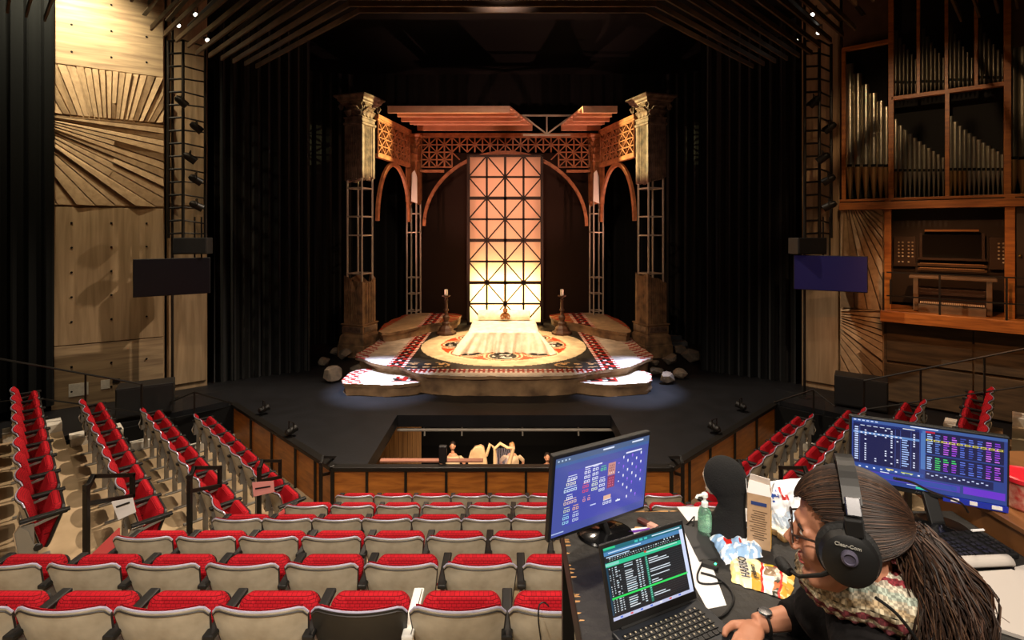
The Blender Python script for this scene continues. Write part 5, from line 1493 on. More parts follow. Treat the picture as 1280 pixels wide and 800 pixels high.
# papers
def flat(pts, mt, label, name='paper_sheet', h=.0012, cat='paper', z=0):
    q = [T(*p_) for p_ in pts]; o = empty(name, q[0]) if False else None
    c = sum(q, Vector())/len(q); m = MB(); m.prism([(p_.x-c.x,p_.y-c.y) for p_ in q], z, z+h)
    o = m.build(name, mt, loc=(c.x,c.y,TZ+.0008), smooth=False); return tag(o, label, cat)
flat([(769,664),(812,659),(822,680),(790,690),(768,688)], white_paper, 'white sheet under the purple pen between the two screens')
flat([(848,662),(862,660),(893,716),(908,757),(884,762),(850,700)], white_paper, 'long white sheet sticking out beside the laptop')
flat([(846,634),(878,634),(878,650),(860,652)], white_paper, 'white sheet at the far table edge beside the sanitiser bottle')
flat([(915,634),(934,636),(934,652),(918,654)], white_paper, 'white sheet corner between the foam head and the carton')
flat([(851,657),(880,664),(897,700),(874,703)], mat('dark grey cover','2a2a2b',.6), 'thin dark grey booklet beside the laptop screen', 'booklet', .006, 'booklet')
m = MB(); a, b = T(771,668,TZ+.006), T(812,661,TZ+.006); c = (a+b)/2; m.tube([a-c,b-c],[.004,.004],8); o = m.build('purple_pen', mat('purple plastic','5a2a8a',.4), loc=c); tag(o,'purple pen lying on the white sheet','pen')
o = empty('chocolate_bar', T(810,656)); a, b = T(798,649,TZ+.009)-o.location, T(822,661,TZ+.009)-o.location
m = MB(); m.bar(a,b,.022,.014); m.build('wrapper', mat('dark brown wrapper','4a2320',.4), o, smooth=False, bevel=.003)
m = MB(); m.bar(a.lerp(b,.55),a.lerp(b,.95),.023,.015); m.build('wrapper_band', mat('pale band','b98a7a',.5), o, smooth=False); tag(o,'small dark wrapped bar lying at the far side of the table','snack')
# adapter with green light and its cable
ad = empty('adapter', T(888,708)); a, b = T(877,703,TZ+.008)-ad.location, T(898,709,TZ+.008)-ad.location
m = MB(); m.bar(a,b,.028,.015); m.build('casing', black_plastic, ad, smooth=False, bevel=.003)
m = MB(); m.ball(tuple(a.lerp(b,.82)+Vector((0,0,.008))),.0030,10,6); m.build('green_light', mat('green indicator','30ff90',.5,emit=12), ad)
tag(ad, 'small black adapter with a glowing green light', 'adapter')
def cable(pts, r, label, name='cable', mt=None):
    pts = [Vector(p_) for p_ in pts]; out = []
    for i in range(len(pts)-1):
        p0 = pts[max(i-1,0)]; p1 = pts[i]; p2 = pts[i+1]; p3 = pts[min(i+2,len(pts)-1)]
        for k in range(8):
            t = k/8; out.append(.5*((2*p1)+(-p0+p2)*t+(2*p0-5*p1+4*p2-p3)*t*t+(-p0+3*p1-3*p2+p3)*t**3))
    out.append(pts[-1]); o = out[0]; m = MB(); m.tube([q-o for q in out], r, 8); ob = m.build(name, mt or black_plastic, loc=o); return tag(ob, label, 'cable')
z = TZ+.005
cable([T(877,706,z),T(872,718,z),T(874,728,z),T(888,730,z),T(902,728,z)], .003, 'thin black cable crossing the white sheet beside the laptop')
cable([T(876,716,z),T(896,722,z),T(912,735,z),T(917,750,z),T(908,766,z),T(896,772,z),T(882,768,z)], .0036, 'looping black cable that ends beside the laptop keyboard')
cable([T(858,676-20,z),T(864,650,z),T(868,646,z+.02),T(866,658,z)], .0025, 'short black cable curl beside the sanitiser bottle')
# hand sanitiser
sb = empty('sanitiser_bottle', T(881,668))
gel = mat('clear green gel','b4ecd0',.08,0,trans=.85,spec=.6); 
m = MB(); m.lathe([(.021,0),(.024,.006),(.024,.075),(.020,.092),(.010,.102),(.010,.106)], n=24); m.build('bottle', gel, sb)
m = MB(); m.lathe([(.012,.104),(.012,.120),(.006,.122),(.005,.140)], n=16); m.build('pump_collar', mat('frosted white plastic','dfe6e2',.3), sb)
m = MB(); m.lathe([(.011,.138),(.011,.150),(.006,.154)], n=16); m.tube([(0,0,.147),(-.03,-.008,.146),(-.036,-.01,.138)],.0045,8); m.build('pump_head', MATS['frosted white plastic'], sb)
m = MB(); m.lathe([(.0244,.02),(.0244,.062)], n=24); m.build('label', mat('pale green label','a8e0c0',.4,alpha=.35), sb)
tag(sb, 'clear green hand sanitiser bottle with a white pump', 'bottle')
# foam head in a black hood
fh = empty('foam_head', T(908,667)); foam = mat('pale foam','d8c8b4',.8); hood = mat('black fleece','070708',.95,0,bump=.3,bscale=200)
R = Matrix.Rotation(math.radians(38),4,'Z')
m = MB(); m.ball((0,.018,.195),(.052,.070,.072)); m.tube([(0,-.005,.16),(0,-.01,.05),(0,0,0)],[.036,.036,.055],16); m.ball((0,.085,.185),(.009,.010,.015)); m.ball((0,.055,.145),(.024,.026,.02))
ob = m.build('head_form', foam, fh); ob.matrix_local = R
m = MB(); m.ball((0,.004,.202),(.064,.080,.080),24,16); m.tube([(0,-.012,.17),(0,-.02,.11),(0,-.012,.06),(0,-.0,.0)],[.058,.047,.058,.082],22,flat=.9)
ob = m.build('hood', hood, fh); ob.matrix_local = R; rm = ob.modifiers.new('r','REMESH'); rm.mode='VOXEL'; rm.voxel_size=.005; rm.use_smooth_shade=True
sm_ = ob.modifiers.new('s','SMOOTH'); sm_.iterations=6
tag(fh, 'foam display head wearing a black hood, standing on the table', 'display head')
# juice carton
ct = empty('drink_carton', T(956,690)+Vector((.005,.05,0)), math.radians(62)); kraft = mat('printed carton side','b39372',.6,0,var=.15,vscale=30); gold = mat('gold carton side','d8a63a',.55)
def cbox(m, mi=0): m.box((0,0,.095),(.075,.075,.19),None,mi)
m = MB(); cbox(m); m.build('carton_body', kraft, ct, smooth=False, bevel=.002)
m = MB(); m.box((0,-.0382,.06),(.07,.0012,.10)); m.build('gold_panel', gold, ct, smooth=False)
m = MB()
for i in range(13): m.box((-.0382,-.0+rnd.uniform(-.004,.004),.035+.008*i),(.001,rnd.uniform(.03,.055),.0022))
m.build('small_print', mat('brown print','5a4632',.7), ct, smooth=False)
m = MB(); m.box((-.0384,0,.158),(.001,.05,.012)); m.build('blue_title_bar', mat('navy print','20366e',.6), ct, smooth=False)
for a_,(dx,dy) in enumerate(((-1,0),(1,0),(0,-1),(0,1))):
    m = MB(); o_ = .0375; e = .02 if a_ % 2 else .005
    if dx: vs = [(dx*o_,-o_,.19),(dx*o_,o_,.19),(dx*(o_-e),o_*.8,.235),(dx*(o_-e),-o_*.9,.228)]
    else: vs = [(-o_,dy*o_,.19),(o_,dy*o_,.19),(o_*.7,dy*(o_+.012),.222),(-o_*.8,dy*(o_+.004),.232)]
    m.add(vs,[(0,1,2,3)]); m.build('flap', white_paper, ct, smooth=False, solid=.0012)
tag(ct, 'open drink carton with torn white flaps at the top', 'carton')
# pillow bags
def bag(name, corners, label, colf, hgt=.018, seed=0, nu=44, nv=30, cat='snack bag', base=TZ, up=None):
    c = sum(corners, Vector())/4; t = empty(name, c); q = [p_-c for p_ in corners]   # BL, BR, TR, TL
    nrm = up or Vector((0,0,1))
    def fn(u, v, side):
        p_ = q[0].lerp(q[1],u).lerp(q[3].lerp(q[2],u),v)
        e = min(1, 6*min(u,1-u))*min(1, 5*min(v,1-v)); e = e**.6
        cr = noise.noise(Vector((u*5,v*4,seed)))*.9+noise.noise(Vector((u*12,v*9,seed+4)))*.5
        edge = .010*noise.noise(Vector((u*6,v*6,seed+8)))
        h = (hgt*e*(1+.55*cr) + .002 + .003*abs(cr)) if side else .0
        return p_ + Vector((edge,edge*.6,0)) + nrm*h
    m = MB(); m.grid(lambda u,v: fn(u,v,1), nu, nv, colfn=colf); m.grid(lambda u,v: fn(u,v,0), nu, nv, flip=True, colfn=colf)
    m.build('bag_foil', foil, t, auto=25); tag(t, label, cat); return t, fn
foil = tint_mat('glossy packet foil', .28, spec=.7)
gy, gd, cr_, rr_, wn = srgb('ead68e'), srgb('c99a3c'), srgb('f1e6bc'), srgb('cf2a24'), srgb('8a7258')
def hcol(u, v):
    k = noise.noise(Vector((u*9,v*6,1)))
    if u < .06: return gy
    if u > .90: return gd if k < .25 else gy
    if .50 < u < .545 or .80 < u < .835: return rr_
    if .545 <= u < .57: return srgb('f2eee4')
    if .57 <= u <= .80:
        if v > .80: return srgb('f0d838') if k < .3 else rr_
        if v < .5: return srgb('e4ddd2') if u < .70 else (srgb('d86a3c') if k > 0 else srgb('3a3a2c'))
        return wn if u < .72 else srgb('cfc3b0')
    if v > .86 and u > .4: return srgb('f0d838') if k < .2 else rr_
    if v < .42 and u > .33: return gd
    return cr_ if k < .28 else gy
hb = [T(916,729), T(988,753), T(995,717), T(909,692)]
t, fn = bag('candy_bag', hb, 'gold and cream gummy candy bag with red bands, lying on the table', hcol, .013, 2)
u0 = (hb[3]-hb[0]); u0.z = 0; L0 = u0.length; xa_ = u0.normalized(); ya_ = Vector((-xa_.y,xa_.x,0))
base = hb[0].lerp(hb[1],.255)+Vector((0,0,.0215)) ; base = base.lerp(hb[3].lerp(hb[2],.255)+Vector((0,0,.0215)),.12)
Mt = Matrix.Translation(-t.location) @ Matrix.Translation(base) @ Matrix((xa_,ya_,Vector((0,0,1)))).transposed().to_4x4()
text_mesh('white_lettering_edge', 'HARIBO', .036, white_paper, t, Mt@Matrix.Translation((0,0,-.0006)), bold=.0022, sx=.82)
text_mesh('brand_lettering', 'HARIBO', .036, black_plastic, t, Mt@Matrix.Translation((0,0,.0004)), bold=.0006, sx=.82)
base2 = base + (hb[1]-hb[0])*.17
Mt2 = Matrix.Translation(-t.location) @ Matrix.Translation(base2+xa_*.012) @ Matrix((xa_,ya_,Vector((0,0,1)))).transposed().to_4x4()
text_mesh('sub_lettering', 'goldbears', .021, black_plastic, t, Mt2, bold=.0002, sx=.85)
bl_, wt_ = srgb('8fb4dc'), srgb('dfe8f2')
def bcol(u, v):
    k = noise.noise(Vector((u*7,v*7,3)))
    if .18 < u < .34 and .42 < v < .62: return srgb('c8281e')
    if .26 < u < .42 and .55 < v < .85: return wt_ if k<.1 else srgb('7a4a34')
    if .5 < u < .75 and .35 < v < .7: return wt_ if k > -.2 else srgb('a83028')
    return bl_ if k < .12 else wt_
bag('snack_bag', [T(907,707),T(954,697),T(944,659),T(887,672)], 'crumpled pale blue snack bag lying in front of the carton', bcol, .022, 5)
p0, p1 = T(969,667), T(1006,662)
def wcol(u, v):
    k = noise.noise(Vector((u*8,v*8,6)))
    if .22 < u < .42 and .62 < v < .86: return srgb('2850a8') if k > -.1 else srgb('f2f2f4')
    if .46 < u < .62 and .66 < v < .9 and k > 0: return srgb('c03030')
    if v < .45: return srgb('b9c8d8') if k < .1 else srgb('e4e8ee')
    return srgb('eef0f4')
bag('snack_bag', [p0,p1,p1+Vector((.02,.05,.17)),p0+Vector((-.075,.05,.16))], 'white snack bag with blue print standing behind the carton', wcol, .03, 9, up=Vector((-.1,-1,.2)).normalized())
cup = empty('blue_tub', T(969,660)+Vector((0,.03,0))); m = MB(); m.lathe([(.028,0),(.032,.07),(.033,.072),(.030,.074)],n=22); m.build('tub_body', mat('dark blue plastic','1b3a8a',.35), cup)
m = MB(); m.lathe([(.033,.072),(.034,.080),(.031,.083)],n=22); m.build('tub_lid', MATS['dark blue plastic'], cup); tag(cup,'small dark blue tub between the carton and the white snack bag','tub')
cake = mat('golden brown baked crust','8a6a3c',.8,0,var=.4,vscale=40,bump=.4,bscale=60)
for i,(px,py) in enumerate(((982,675),(971,668))):
    o = empty('snack_cake', T(px,py), .3+.5*i); m = MB(); m.box((0,0,.012),(.05-.01*i,.035,.022)); m.build('cake_base', cake, o, smooth=False, bevel=.006)
    m = MB(); m.box((0,0,.026),(.048-.01*i,.034,.008)); m.build('cream_topping', wax, o, smooth=False, bevel=.003)
    tag(o, ['larger pale topped snack cake beside the face of the seated person','smaller pale topped snack cake beside the blue tub'][i], 'snack')
# red lidded tub on the ledge
tp = Gz(1277,634,TZ+.092); tub = empty('snack_tub', (tp.x+.02,tp.y,TZ+.092))
m = MB(); m.lathe([(.062,0),(.07,.01),(.072,.10),(.068,.105)],n=32); m.build('tub_body', mat('red mesh tub','a83830',.35,0,var=.5,vscale=40,col2='c9a08a'), tub)
m = MB(); m.lathe([(.076,.10),(.080,.104),(.080,.118),(.074,.122),(.070,.118),(.002,.119)],n=32); m.build('tub_lid', mat('red plastic lid','c8202c',.35), tub)
tag(tub, 'round clear tub with a red lid on the wooden ledge', 'tub')
# cable hanging over a seat of the last centre row
a = P(672,790,2.86); cable([P(676,800,2.83),P(673,775,2.84),P(674,757,2.86),P(680,753,2.87),P(686,758,2.9)], .004, 'black cable looped over the back of a seat beside the table')
# ---------------------------------------------------------------- the seated person with a headset
F = Vector((-.88,.46,-.10)).normalized(); Rt = F.cross(Vector((0,0,1))).normalized(); U = Rt.cross(F)
Hc = Vector((.845,1.075,3.315))
HM = Matrix((Rt, F, U)).transposed().to_4x4(); HM.translation = Hc
per = empty('person', (1.0,1.0,2.09)); I = Matrix.Translation(-per.location)
def W_(v): return I@HM@Vector(v)
def Wp(*v): return I@Vector(v)
skin2 = mat('warm skin','c08568',.5,0,var=.12,vscale=14,spec=.4)
jack = mat('black cotton jacket','0e0b0b',.9,0,spec=.2,bump=.15,bscale=90)
m = MB(); hm = I@HM
m.ball((0,-.012,.035),(.074,.094,.083),24,16,M=hm)
m.ball((0,.030,-.030),(.058,.060,.078),20,14,M=hm)
m.ball((0,.072,-.098),(.022,.020,.018),12,8,M=hm)
for s in (-1,1):
    m.tube([(s*.058,.0,-.045),(s*.048,.035,-.080),(s*.018,.072,-.100)],[.020,.020,.016],10,M=hm)
    m.ball((s*.036,.064,-.030),(.022,.020,.024),12,8,M=hm)
    m.ball((s*.032,.073,.004),(.017,.012,.010),12,8,M=hm)
    m.ball((s*.011,.100,-.042),(.008,.010,.007),10,7,M=hm)
    m.ball((s*.077,-.005,-.010),(.009,.020,.030),10,8,M=hm)
m.tube([(-.038,.074,.021),(0,.086,.022),(.038,.074,.021)],[.009,.010,.009],8,M=hm)
m.tube([(0,.083,.014),(0,.098,-.012),(0,.112,-.034)],[.008,.009,.012],10,M=hm)
m.ball((0,.083,-.062),(.020,.012,.007),12,8,M=hm); m.ball((0,.082,-.073),(.017,.011,.007),12,8,M=hm)
NBv = Vector((.90,1.115,3.135))
m.tube([W_((0,-.02,-.03)), W_((0,-.028,-.10)), I@NBv],[.052,.050,.058],16)
LS, RS = Vector((.84,.99,3.085)), Vector((1.09,1.27,3.085))
waist = Vector((1.14,.95,2.62))
chest = (LS+RS)/2
m.tube([I@NBv, I@(chest+Vector((0,0,-.06))), I@(chest.lerp(waist,.5)), I@waist, I@(waist+Vector((0,0,-.06)))],[.07,.125,.13,.13,.12],16)
m.tube([I@LS, I@NBv.lerp(chest,.3), I@RS],[.055,.07,.055],12)
WR, EL = Vector((.812,1.405,2.868)), Vector((1.09,1.44,2.89))
WL, EL2 = Vector((.60,1.20,2.868)), Vector((.70,.98,2.83))
def arm(S, E, Wr): m.tube([I@S, I@S.lerp(E,.5), I@E, I@E.lerp(Wr,.4), I@Wr],[.052,.045,.040,.036,.024],12)
arm(RS, EL, WR); arm(LS, EL2, WL)
def hand(Wr, d, side, curl=.5):
    d = Vector(d).normalized(); up = Vector((0,0,1)); sd = d.cross(up).normalized()*side
    palm = [Wr, Wr+d*.035+up*.004, Wr+d*.075+up*.004]
    m.tube([I@p for p in palm],[.024,.032,.030],12,flat=.45)
    for k in range(4):
        b = Wr+d*(.078-.004*abs(k-1.3))+sd*(-.027+.018*k)+up*.004
        L = (.040,.045,.042,.033)[k]; sp = sd*(-.10+.07*k)
        d1 = (d+sp-up*.15).normalized(); d2 = (d+sp-up*(.5+curl*.4)).normalized(); d3 = (d+sp*.5-up*(.8+curl)).normalized()
        p1 = b+d1*L*.9; p2 = p1+d2*L*.55; p3 = p2+d3*L*.35
        zf = TZ+.008
        pts = [Wr+d*.05+sd*(-.020+.013*k), b, p1, p2, p3]
        pts = [Vector((q.x,q.y,max(q.z,zf))) for q in pts]
        m.tube([I@q for q in pts],[.010,.0098,.0088,.0080,.0070],9)
    t0 = Wr+d*.018-sd*.020; t1 = t0+(d*.6-sd*.8).normalized()*.035; t2 = t1+(d*.9-sd*.4-up*.1).normalized()*.028; t3 = t2+d*.016-up*.006
    m.tube([I@Vector((q.x,q.y,max(q.z,TZ+.009))) for q in (t0,t1,t2,t3)],[.013,.0115,.0098,.008],9)
hand(WR, (-.62,-.78,-.05), -1, .8)
hand(WL, (-.25,.95,-.04), 1, .4)
# legs under the table
for s,(kx,ky) in ((-1,(.78,1.38)),(1,(1.12,1.50))):
    hip = waist+Vector((s*.08*.7,s*.08*.7,-.06)); m.tube([I@hip, I@Vector((kx,ky,2.60)), I@Vector((kx-.03,ky-.06,2.17)), I@Vector((kx-.06,ky+.08,2.13))],[.085,.062,.042,.035],12)
b = m.build('body', skin2, per); rm = b.modifiers.new('r','REMESH'); rm.mode = 'VOXEL'; rm.voxel_size = .0038; rm.use_smooth_shade = True
s_ = b.modifiers.new('s','SMOOTH'); s_.iterations = 5; s_.factor = .5
# jacket
m = MB()
m.tube([I@(NBv+Vector((0,0,-.02))), I@(chest+Vector((0,0,-.05))), I@(chest.lerp(waist,.5)), I@waist],[.085,.145,.15,.152],18)
m.tube([I@LS, I@(NBv.lerp(chest,.35)+Vector((0,0,0))), I@RS],[.068,.088,.068],14)
m.tube([I@RS, I@RS.lerp(EL,.5), I@EL, I@EL.lerp(WR,.5), I@EL.lerp(WR,.68)],[.070,.062,.058,.050,.042],14)
m.tube([I@LS, I@LS.lerp(EL2,.5), I@EL2, I@EL2.lerp(WL,.8)],[.070,.062,.056,.042],14)
m.ball(tuple(I@(NBv.lerp(RS,.35)+F*.07+Vector((0,0,-.07)))),(.09,.09,.06),16,10)
j = m.build('jacket', jack, per); rm = j.modifiers.new('r','REMESH'); rm.mode = 'VOXEL'; rm.voxel_size = .006; rm.use_smooth_shade = True
s_ = j.modifiers.new('s','SMOOTH'); s_.iterations = 8
tx = bpy.data.textures.new('folds','CLOUDS'); tx.noise_scale = .09; dm = j.modifiers.new('d','DISPLACE'); dm.texture = tx; dm.strength = .022; dm.mid_level = .5
m = MB()
for s,(kx,ky) in ((-1,(.78,1.38)),(1,(1.12,1.50))):
    hip = waist+Vector((s*.056,s*.056,-.06)); m.tube([I@hip, I@Vector((kx,ky,2.60)), I@Vector((kx-.03,ky-.06,2.19))],[.105,.078,.06],12)
m.ball(tuple(I@(waist+Vector((0,0,-.07)))),(.16,.15,.10),16,10)
j = m.build('trousers', mat('dark trousers','1c1d24',.9), per); rm = j.modifiers.new('r','REMESH'); rm.mode='VOXEL'; rm.voxel_size=.01; rm.use_smooth_shade=True
m = MB()
for s,(kx,ky) in ((-1,(.78,1.38)),(1,(1.12,1.50))): m.ball(tuple(I@Vector((kx-.07,ky+.06,2.135))),(.045,.11,.042),12,8)
m.build('shoes', black_plastic, per)
# scarf: a knitted band in stripes
def scarf_mat():
    mt = bpy.data.materials.new('knitted striped scarf'); mt.use_nodes = True; N = mt.node_tree.nodes; L = mt.node_tree.links; p = N['Principled BSDF']; p.inputs['Roughness'].default_value = .95
    a = N.new('ShaderNodeVertexColor'); a.layer_name = 'tint'; L.new(a.outputs[0], p.inputs['Base Color'])
    return mt
sc_cols = [srgb(c) for c in ('c9b08a','d8cdb4','b8c4b4','cfc6b2','8c2f38','d8cdb8','9a3a40','5c3a34','d0c4ac','b5606a','cdbfa2','7a2f36','d8c9a8')]
def scarf(u, v, lift=0):
    a = 2*PI*u; b = 2*PI*v
    dirv = Vector((math.cos(a), math.sin(a), 0)); back = -Vector((F.x,F.y,0)).normalized()
    k = dirv.dot(back)
    rad = .072+.028*max(0,k); r1 = .052+.012*max(0,k); 
    knit = 1+.07*(math.sin(u*160)*math.sin(v*46))+.05*noise.noise(Vector((u*9,v*3,1)))
    c = NBv+Vector((0,-.006,.072+.020*k))+dirv*rad
    return I@(c + dirv*(r1*math.cos(b)*knit) + Vector((0,0,1))*(r1*1.05*math.sin(b)*knit) + Vector((0,0,-.02*max(0,k))))
def sccol(u, v):
    b = (v*26+.5*math.sin(u*25)) % 13; c = sc_cols[int(b)]; k = .45 if (int(u*150)+int(v*52)) % 2 else .85
    return tuple(x*k for x in c)
m = MB(); m.grid(scarf, 260, 80, closed=True, colfn=sccol); m.build('scarf', scarf_mat(), per, auto=80)
# hair
hair_m = bpy.data.materials.new('dark brown hair'); hair_m.use_nodes = True
N = hair_m.node_tree.nodes; L = hair_m.node_tree.links; p = N['Principled BSDF']; p.inputs['Roughness'].default_value = .5; p.inputs['Specular IOR Level'].default_value = .3
a = N.new('ShaderNodeVertexColor'); a.layer_name = 'tint'; L.new(a.outputs[0], p.inputs['Base Color'])
hc_ = [srgb(c) for c in ('281b13','322218','1f140e','40291c','2c1d15','1a110d','4c3626')]
m = MB(); rnd = random.Random(8)
def hp(al, y, k=1.0):
    yy = (y+.012)/.108; r = math.sqrt(max(0,1-yy*yy)); sag = 0
    return ((.084*k*r)*math.sin(al), y*1.0, .035+(.097*k*r)*math.cos(al)*(1 if math.cos(al)>0 else .95))
def ystart(al):
    a_ = abs(math.degrees(al)); return .078-.0*a_ if a_ < 30 else .078-(a_-30)*.0009
def cap(u, v):
    al = math.radians(-128+256*u); y0 = ystart(al); y = y0+(-.1195-y0)*v; return hm@Vector(hp(al,y,.985))
m.grid(cap, 40, 24, colfn=lambda u,v: hc_[2])
def strand(pts, r0, r1, col, n=5):
    b0 = len(m.f); k = len(pts)-1; m.tube(pts, [r0+(r1-r0)*i/k for i in range(k+1)], n); 
    for i in range(b0, len(m.f)): m.c[i] = col
for i in range(1500):
    al = math.radians(rnd.uniform(-126,126)); y0 = ystart(al)+rnd.uniform(-.01,.012); k0 = rnd.uniform(.985,1.035); tw = rnd.uniform(-.03,.03)
    pts = []
    for q in range(12):
        t = q/11; y = y0+(-.117-y0)*t; al2 = al*(1-.10*t)+tw*math.sin(t*5); pts.append(hm@Vector(hp(al2,y,k0+.012*math.sin(t*PI))))
    strand(pts, .0013, .0010, rnd.choice(hc_), 4)
# gathered hair falling over the shoulder blade
gather = HM@Vector((0,-.112,.02))
path = [gather, Vector((.960,1.00,3.300)), Vector((.980,.98,3.25)), Vector((.962,.955,3.18)), Vector((.930,.92,3.09)), Vector((.92,.89,2.98))]
def cr(P_, t):
    t = min(max(t,0),.9999)*(len(P_)-1); i = int(t); f = t-i; p0=P_[max(i-1,0)];p1=P_[i];p2=P_[i+1];p3=P_[min(i+2,len(P_)-1)]
    return .5*((2*p1)+(-p0+p2)*f+(2*p0-5*p1+4*p2-p3)*f*f+(-p0+3*p1-3*p2+p3)*f**3)
for i in range(900):
    a_, rr = rnd.uniform(0,2*PI), math.sqrt(rnd.random()); ph = rnd.uniform(0,6); pts = []; end = rnd.uniform(.8,1)
    for q in range(14):
        t = q/13*end; w = .020+.040*min(1,t*2.2); c = cr(path,t)
        off = Vector((math.cos(a_)*rr*w*1.15+.008*math.sin(ph+t*9), math.sin(a_)*rr*w*.9+.006*math.cos(ph+t*7), math.sin(a_+1)*rr*w*.5))
        off += Vector((.010*math.sin(t*11+i%7), .006*math.sin(t*8+i%5), 0)); pts.append(I@(c+off))
    strand(pts, .0017, .0009, rnd.choice(hc_), 4)
for i in range(26):       # loose strands over scarf
    t0 = rnd.uniform(0,1); s0 = Vector((.93+.05*t0,1.0-.02*t0,3.25)); pts = []
    dx = rnd.uniform(-.05,.03)
    for q in range(9):
        t = q/8; pts.append(I@(s0+Vector((dx*t+.01*math.sin(t*5+i),-.11*t, -.13*t*t-.02*t+.045*math.sin(t*PI)))))
    strand(pts, .0011, .0006, rnd.choice(hc_), 4)
m.build('hair', hair_m, per, auto=80)
# face details
m = MB()
for s in (-1,1): m.ball((s*.032,.0755,.002),(.012,.011,.006),12,8,M=hm)
m.build('eye', mat('eye','e8e0d8',.2), per)
m = MB()
for s in (-1,1): m.tube([(s*.045,.080,.012),(s*.032,.086,.0165),(s*.020,.085,.013)],[.002,.0035,.003],6,M=hm)
m.build('eyebrow', hair_d, per)
m = MB(); m.ball((0,.0865,-.0625),(.017,.0095,.0052),12,8,M=hm); m.ball((0,.0858,-.0725),(.015,.0095,.0055),12,8,M=hm); m.build('lips', mat('lips','a8524a',.45), per)
gl = empty('eyeglasses', Hc); Ig = Matrix.Translation(-Hc)@HM
gm = mat('dark brown spectacle frame','2a1c16',.3)
m = MB()
for s in (-1,1):
    m.tube([(s*.034+.022*math.cos(t), .102-.10*abs(.022*math.cos(t)*s+ .012*0), .0+.018*math.sin(t)) for t in [2*PI*k/24 for k in range(24)]], .0018, 6, closed=True, M=Ig)
m.tube([(-.012,.103,.004),(0,.106,.007),(.012,.103,.004)],.0016,6,M=Ig); m.build('rim', gm, gl)
for s in (-1,1):
    m = MB(); m.tube([(s*.056,.098,.006),(s*.072,.05,.006),(s*.080,-.005,.004),(s*.080,-.03,-.012)],.0022,6,M=Ig); m.build('temple_arm', gm, gl)
m = MB()
for s in (-1,1): m.lathe([(.020,0),(.020,.0006)],n=20,M=Ig@Matrix.Translation((s*.034,.101,0))@Matrix.Rotation(PI/2,4,'X'),sy=.82)
m.build('lens', mat('clear lens','dfe8e8',.05,alpha=.18), gl)
tag(gl, 'dark framed glasses on the face of the seated person', 'glasses')
hs = empty('headset', Hc)
m = MB()
for k0 in (0,1):
    pts = []
    for q in range(21):
        a_ = math.radians(-86+172*q/20); pts.append((.102*math.sin(a_), -.012, .035+.108*math.cos(a_)))
[m.bar(Ig@(Vector(p_)*1.0), Ig@Vector(q_), .028, .014, up=(Ig.to_3x3()@Vector((p_[0],0,p_[2]-.035)))) for p_,q_ in zip(pts[:-1],[tuple(Vector(b_)+(Vector(b_)-Vector(a_))*.08) for a_,b_ in zip(pts[:-1],pts[1:])])]; m.build('headband', mat('black headset padding','121212',.75,bump=.2,bscale=120), hs)
m = MB(); qs = [Vector((.110*math.sin(math.radians(a_)), -.012, .035+.116*math.cos(math.radians(a_)))) for a_ in range(-56,57,8)]; [m.bar(Ig@p_, Ig@(q_+(q_-p_)*.08), .032, .010, up=(Ig.to_3x3()@Vector((p_[0],0,p_[2]-.035)))) for p_,q_ in zip(qs[:-1],qs[1:])]; m.build('headband_cover', black_plastic, hs)
for s in (-1,1):
    Mc = Ig@Matrix.Translation((s*.088,.006,.004))@Matrix.Rotation(s*PI/2,4,'Y')
    m = MB(); m.lathe([(.046,-.014),(.056,-.004),(.056,.006),(.050,.012)],n=30,M=Mc,sx=1.06,sy=.98); m.build('ear_pad', MATS['black headset padding'], hs)
    m = MB(); m.lathe([(.050,.010),(.052,.016),(.047,.030),(.036,.036),(.0,.038)],n=30,M=Mc,sx=1.04,sy=.96); cupo = m.build('ear_cup', black_plastic, hs)
    m = MB(); m.lathe([(.014,.036),(.014,.044),(.010,.046),(.009,.043),(.0,.043)],n=22,M=Mc@Matrix.Translation((.012,0,0))); m.build('ear_cup_knob', mat('grey rubber ring','4a4656',.4), cupo)
    m = MB(); aa = [math.radians(q_) for q_ in (50,66)]; m.bar(*[Ig@Vector((s*.118*math.sin(q_),-.012,.035+.124*math.cos(q_))) for q_ in aa], .026, .006, up=(Ig.to_3x3()@Vector((s,0,.5)))); m.build('slider', steel, hs, smooth=False, bevel=.002)
    m = MB(); m.box((s*.110,-.008,.066),(.014,.030,.034),Ig); m.build('slider_clamp', black_plastic, hs, smooth=False, bevel=.003)
x_, z_ = -1, 1
Mtx = Ig@Matrix.Translation((-.1262,.006,.037))@Matrix.Rotation(-PI/2,4,'Z')@Matrix.Rotation(PI/2,4,'X')@Matrix.Rotation(math.radians(-8),4,'Z')
text_mesh('brand_lettering', 'Clear-Com', .0095, mat('grey print','9a9890',.5), hs, Mtx, align='CENTER', bold=.0002)
m = MB(); m.tube([(-.112,.02,-.012),(-.108,.055,-.036),(-.090,.095,-.058),(-.066,.118,-.062)],[.006,.0042,.0038,.0036],8,M=Ig); m.build('microphone_boom', black_plastic, hs)
m = MB(); m.tube([(-.074,.112,-.062),(-.058,.124,-.060),(-.046,.130,-.058)],[.009,.013,.011],12,M=Ig); m.build('microphone', MATS['black headset padding'], hs)
tag(hs, 'black one-piece headset with boom microphone worn by the seated person', 'headset')
cable([HM@Vector((-.108,-.03,-.06)), HM@Vector((-.10,-.07,-.10)), Vector((.93,.93,3.12)), Vector((1.02,.80,2.9))], .003, 'black headset cable running down the back of the seated person')
cable([P(1118,598,1.30),P(1140,603,1.45),P(1165,615,1.6),P(1200,628,1.80),P(1210,640,1.86)], .0035, 'black cable crossing in front of the data-table monitor')
wt = empty('wristwatch', WR); Iw = Matrix.Translation(-WR); d_ = (WR-EL).normalized(); cw_c = WR.lerp(EL,.10)
xx = d_.orthogonal().normalized(); yy = d_.cross(xx)
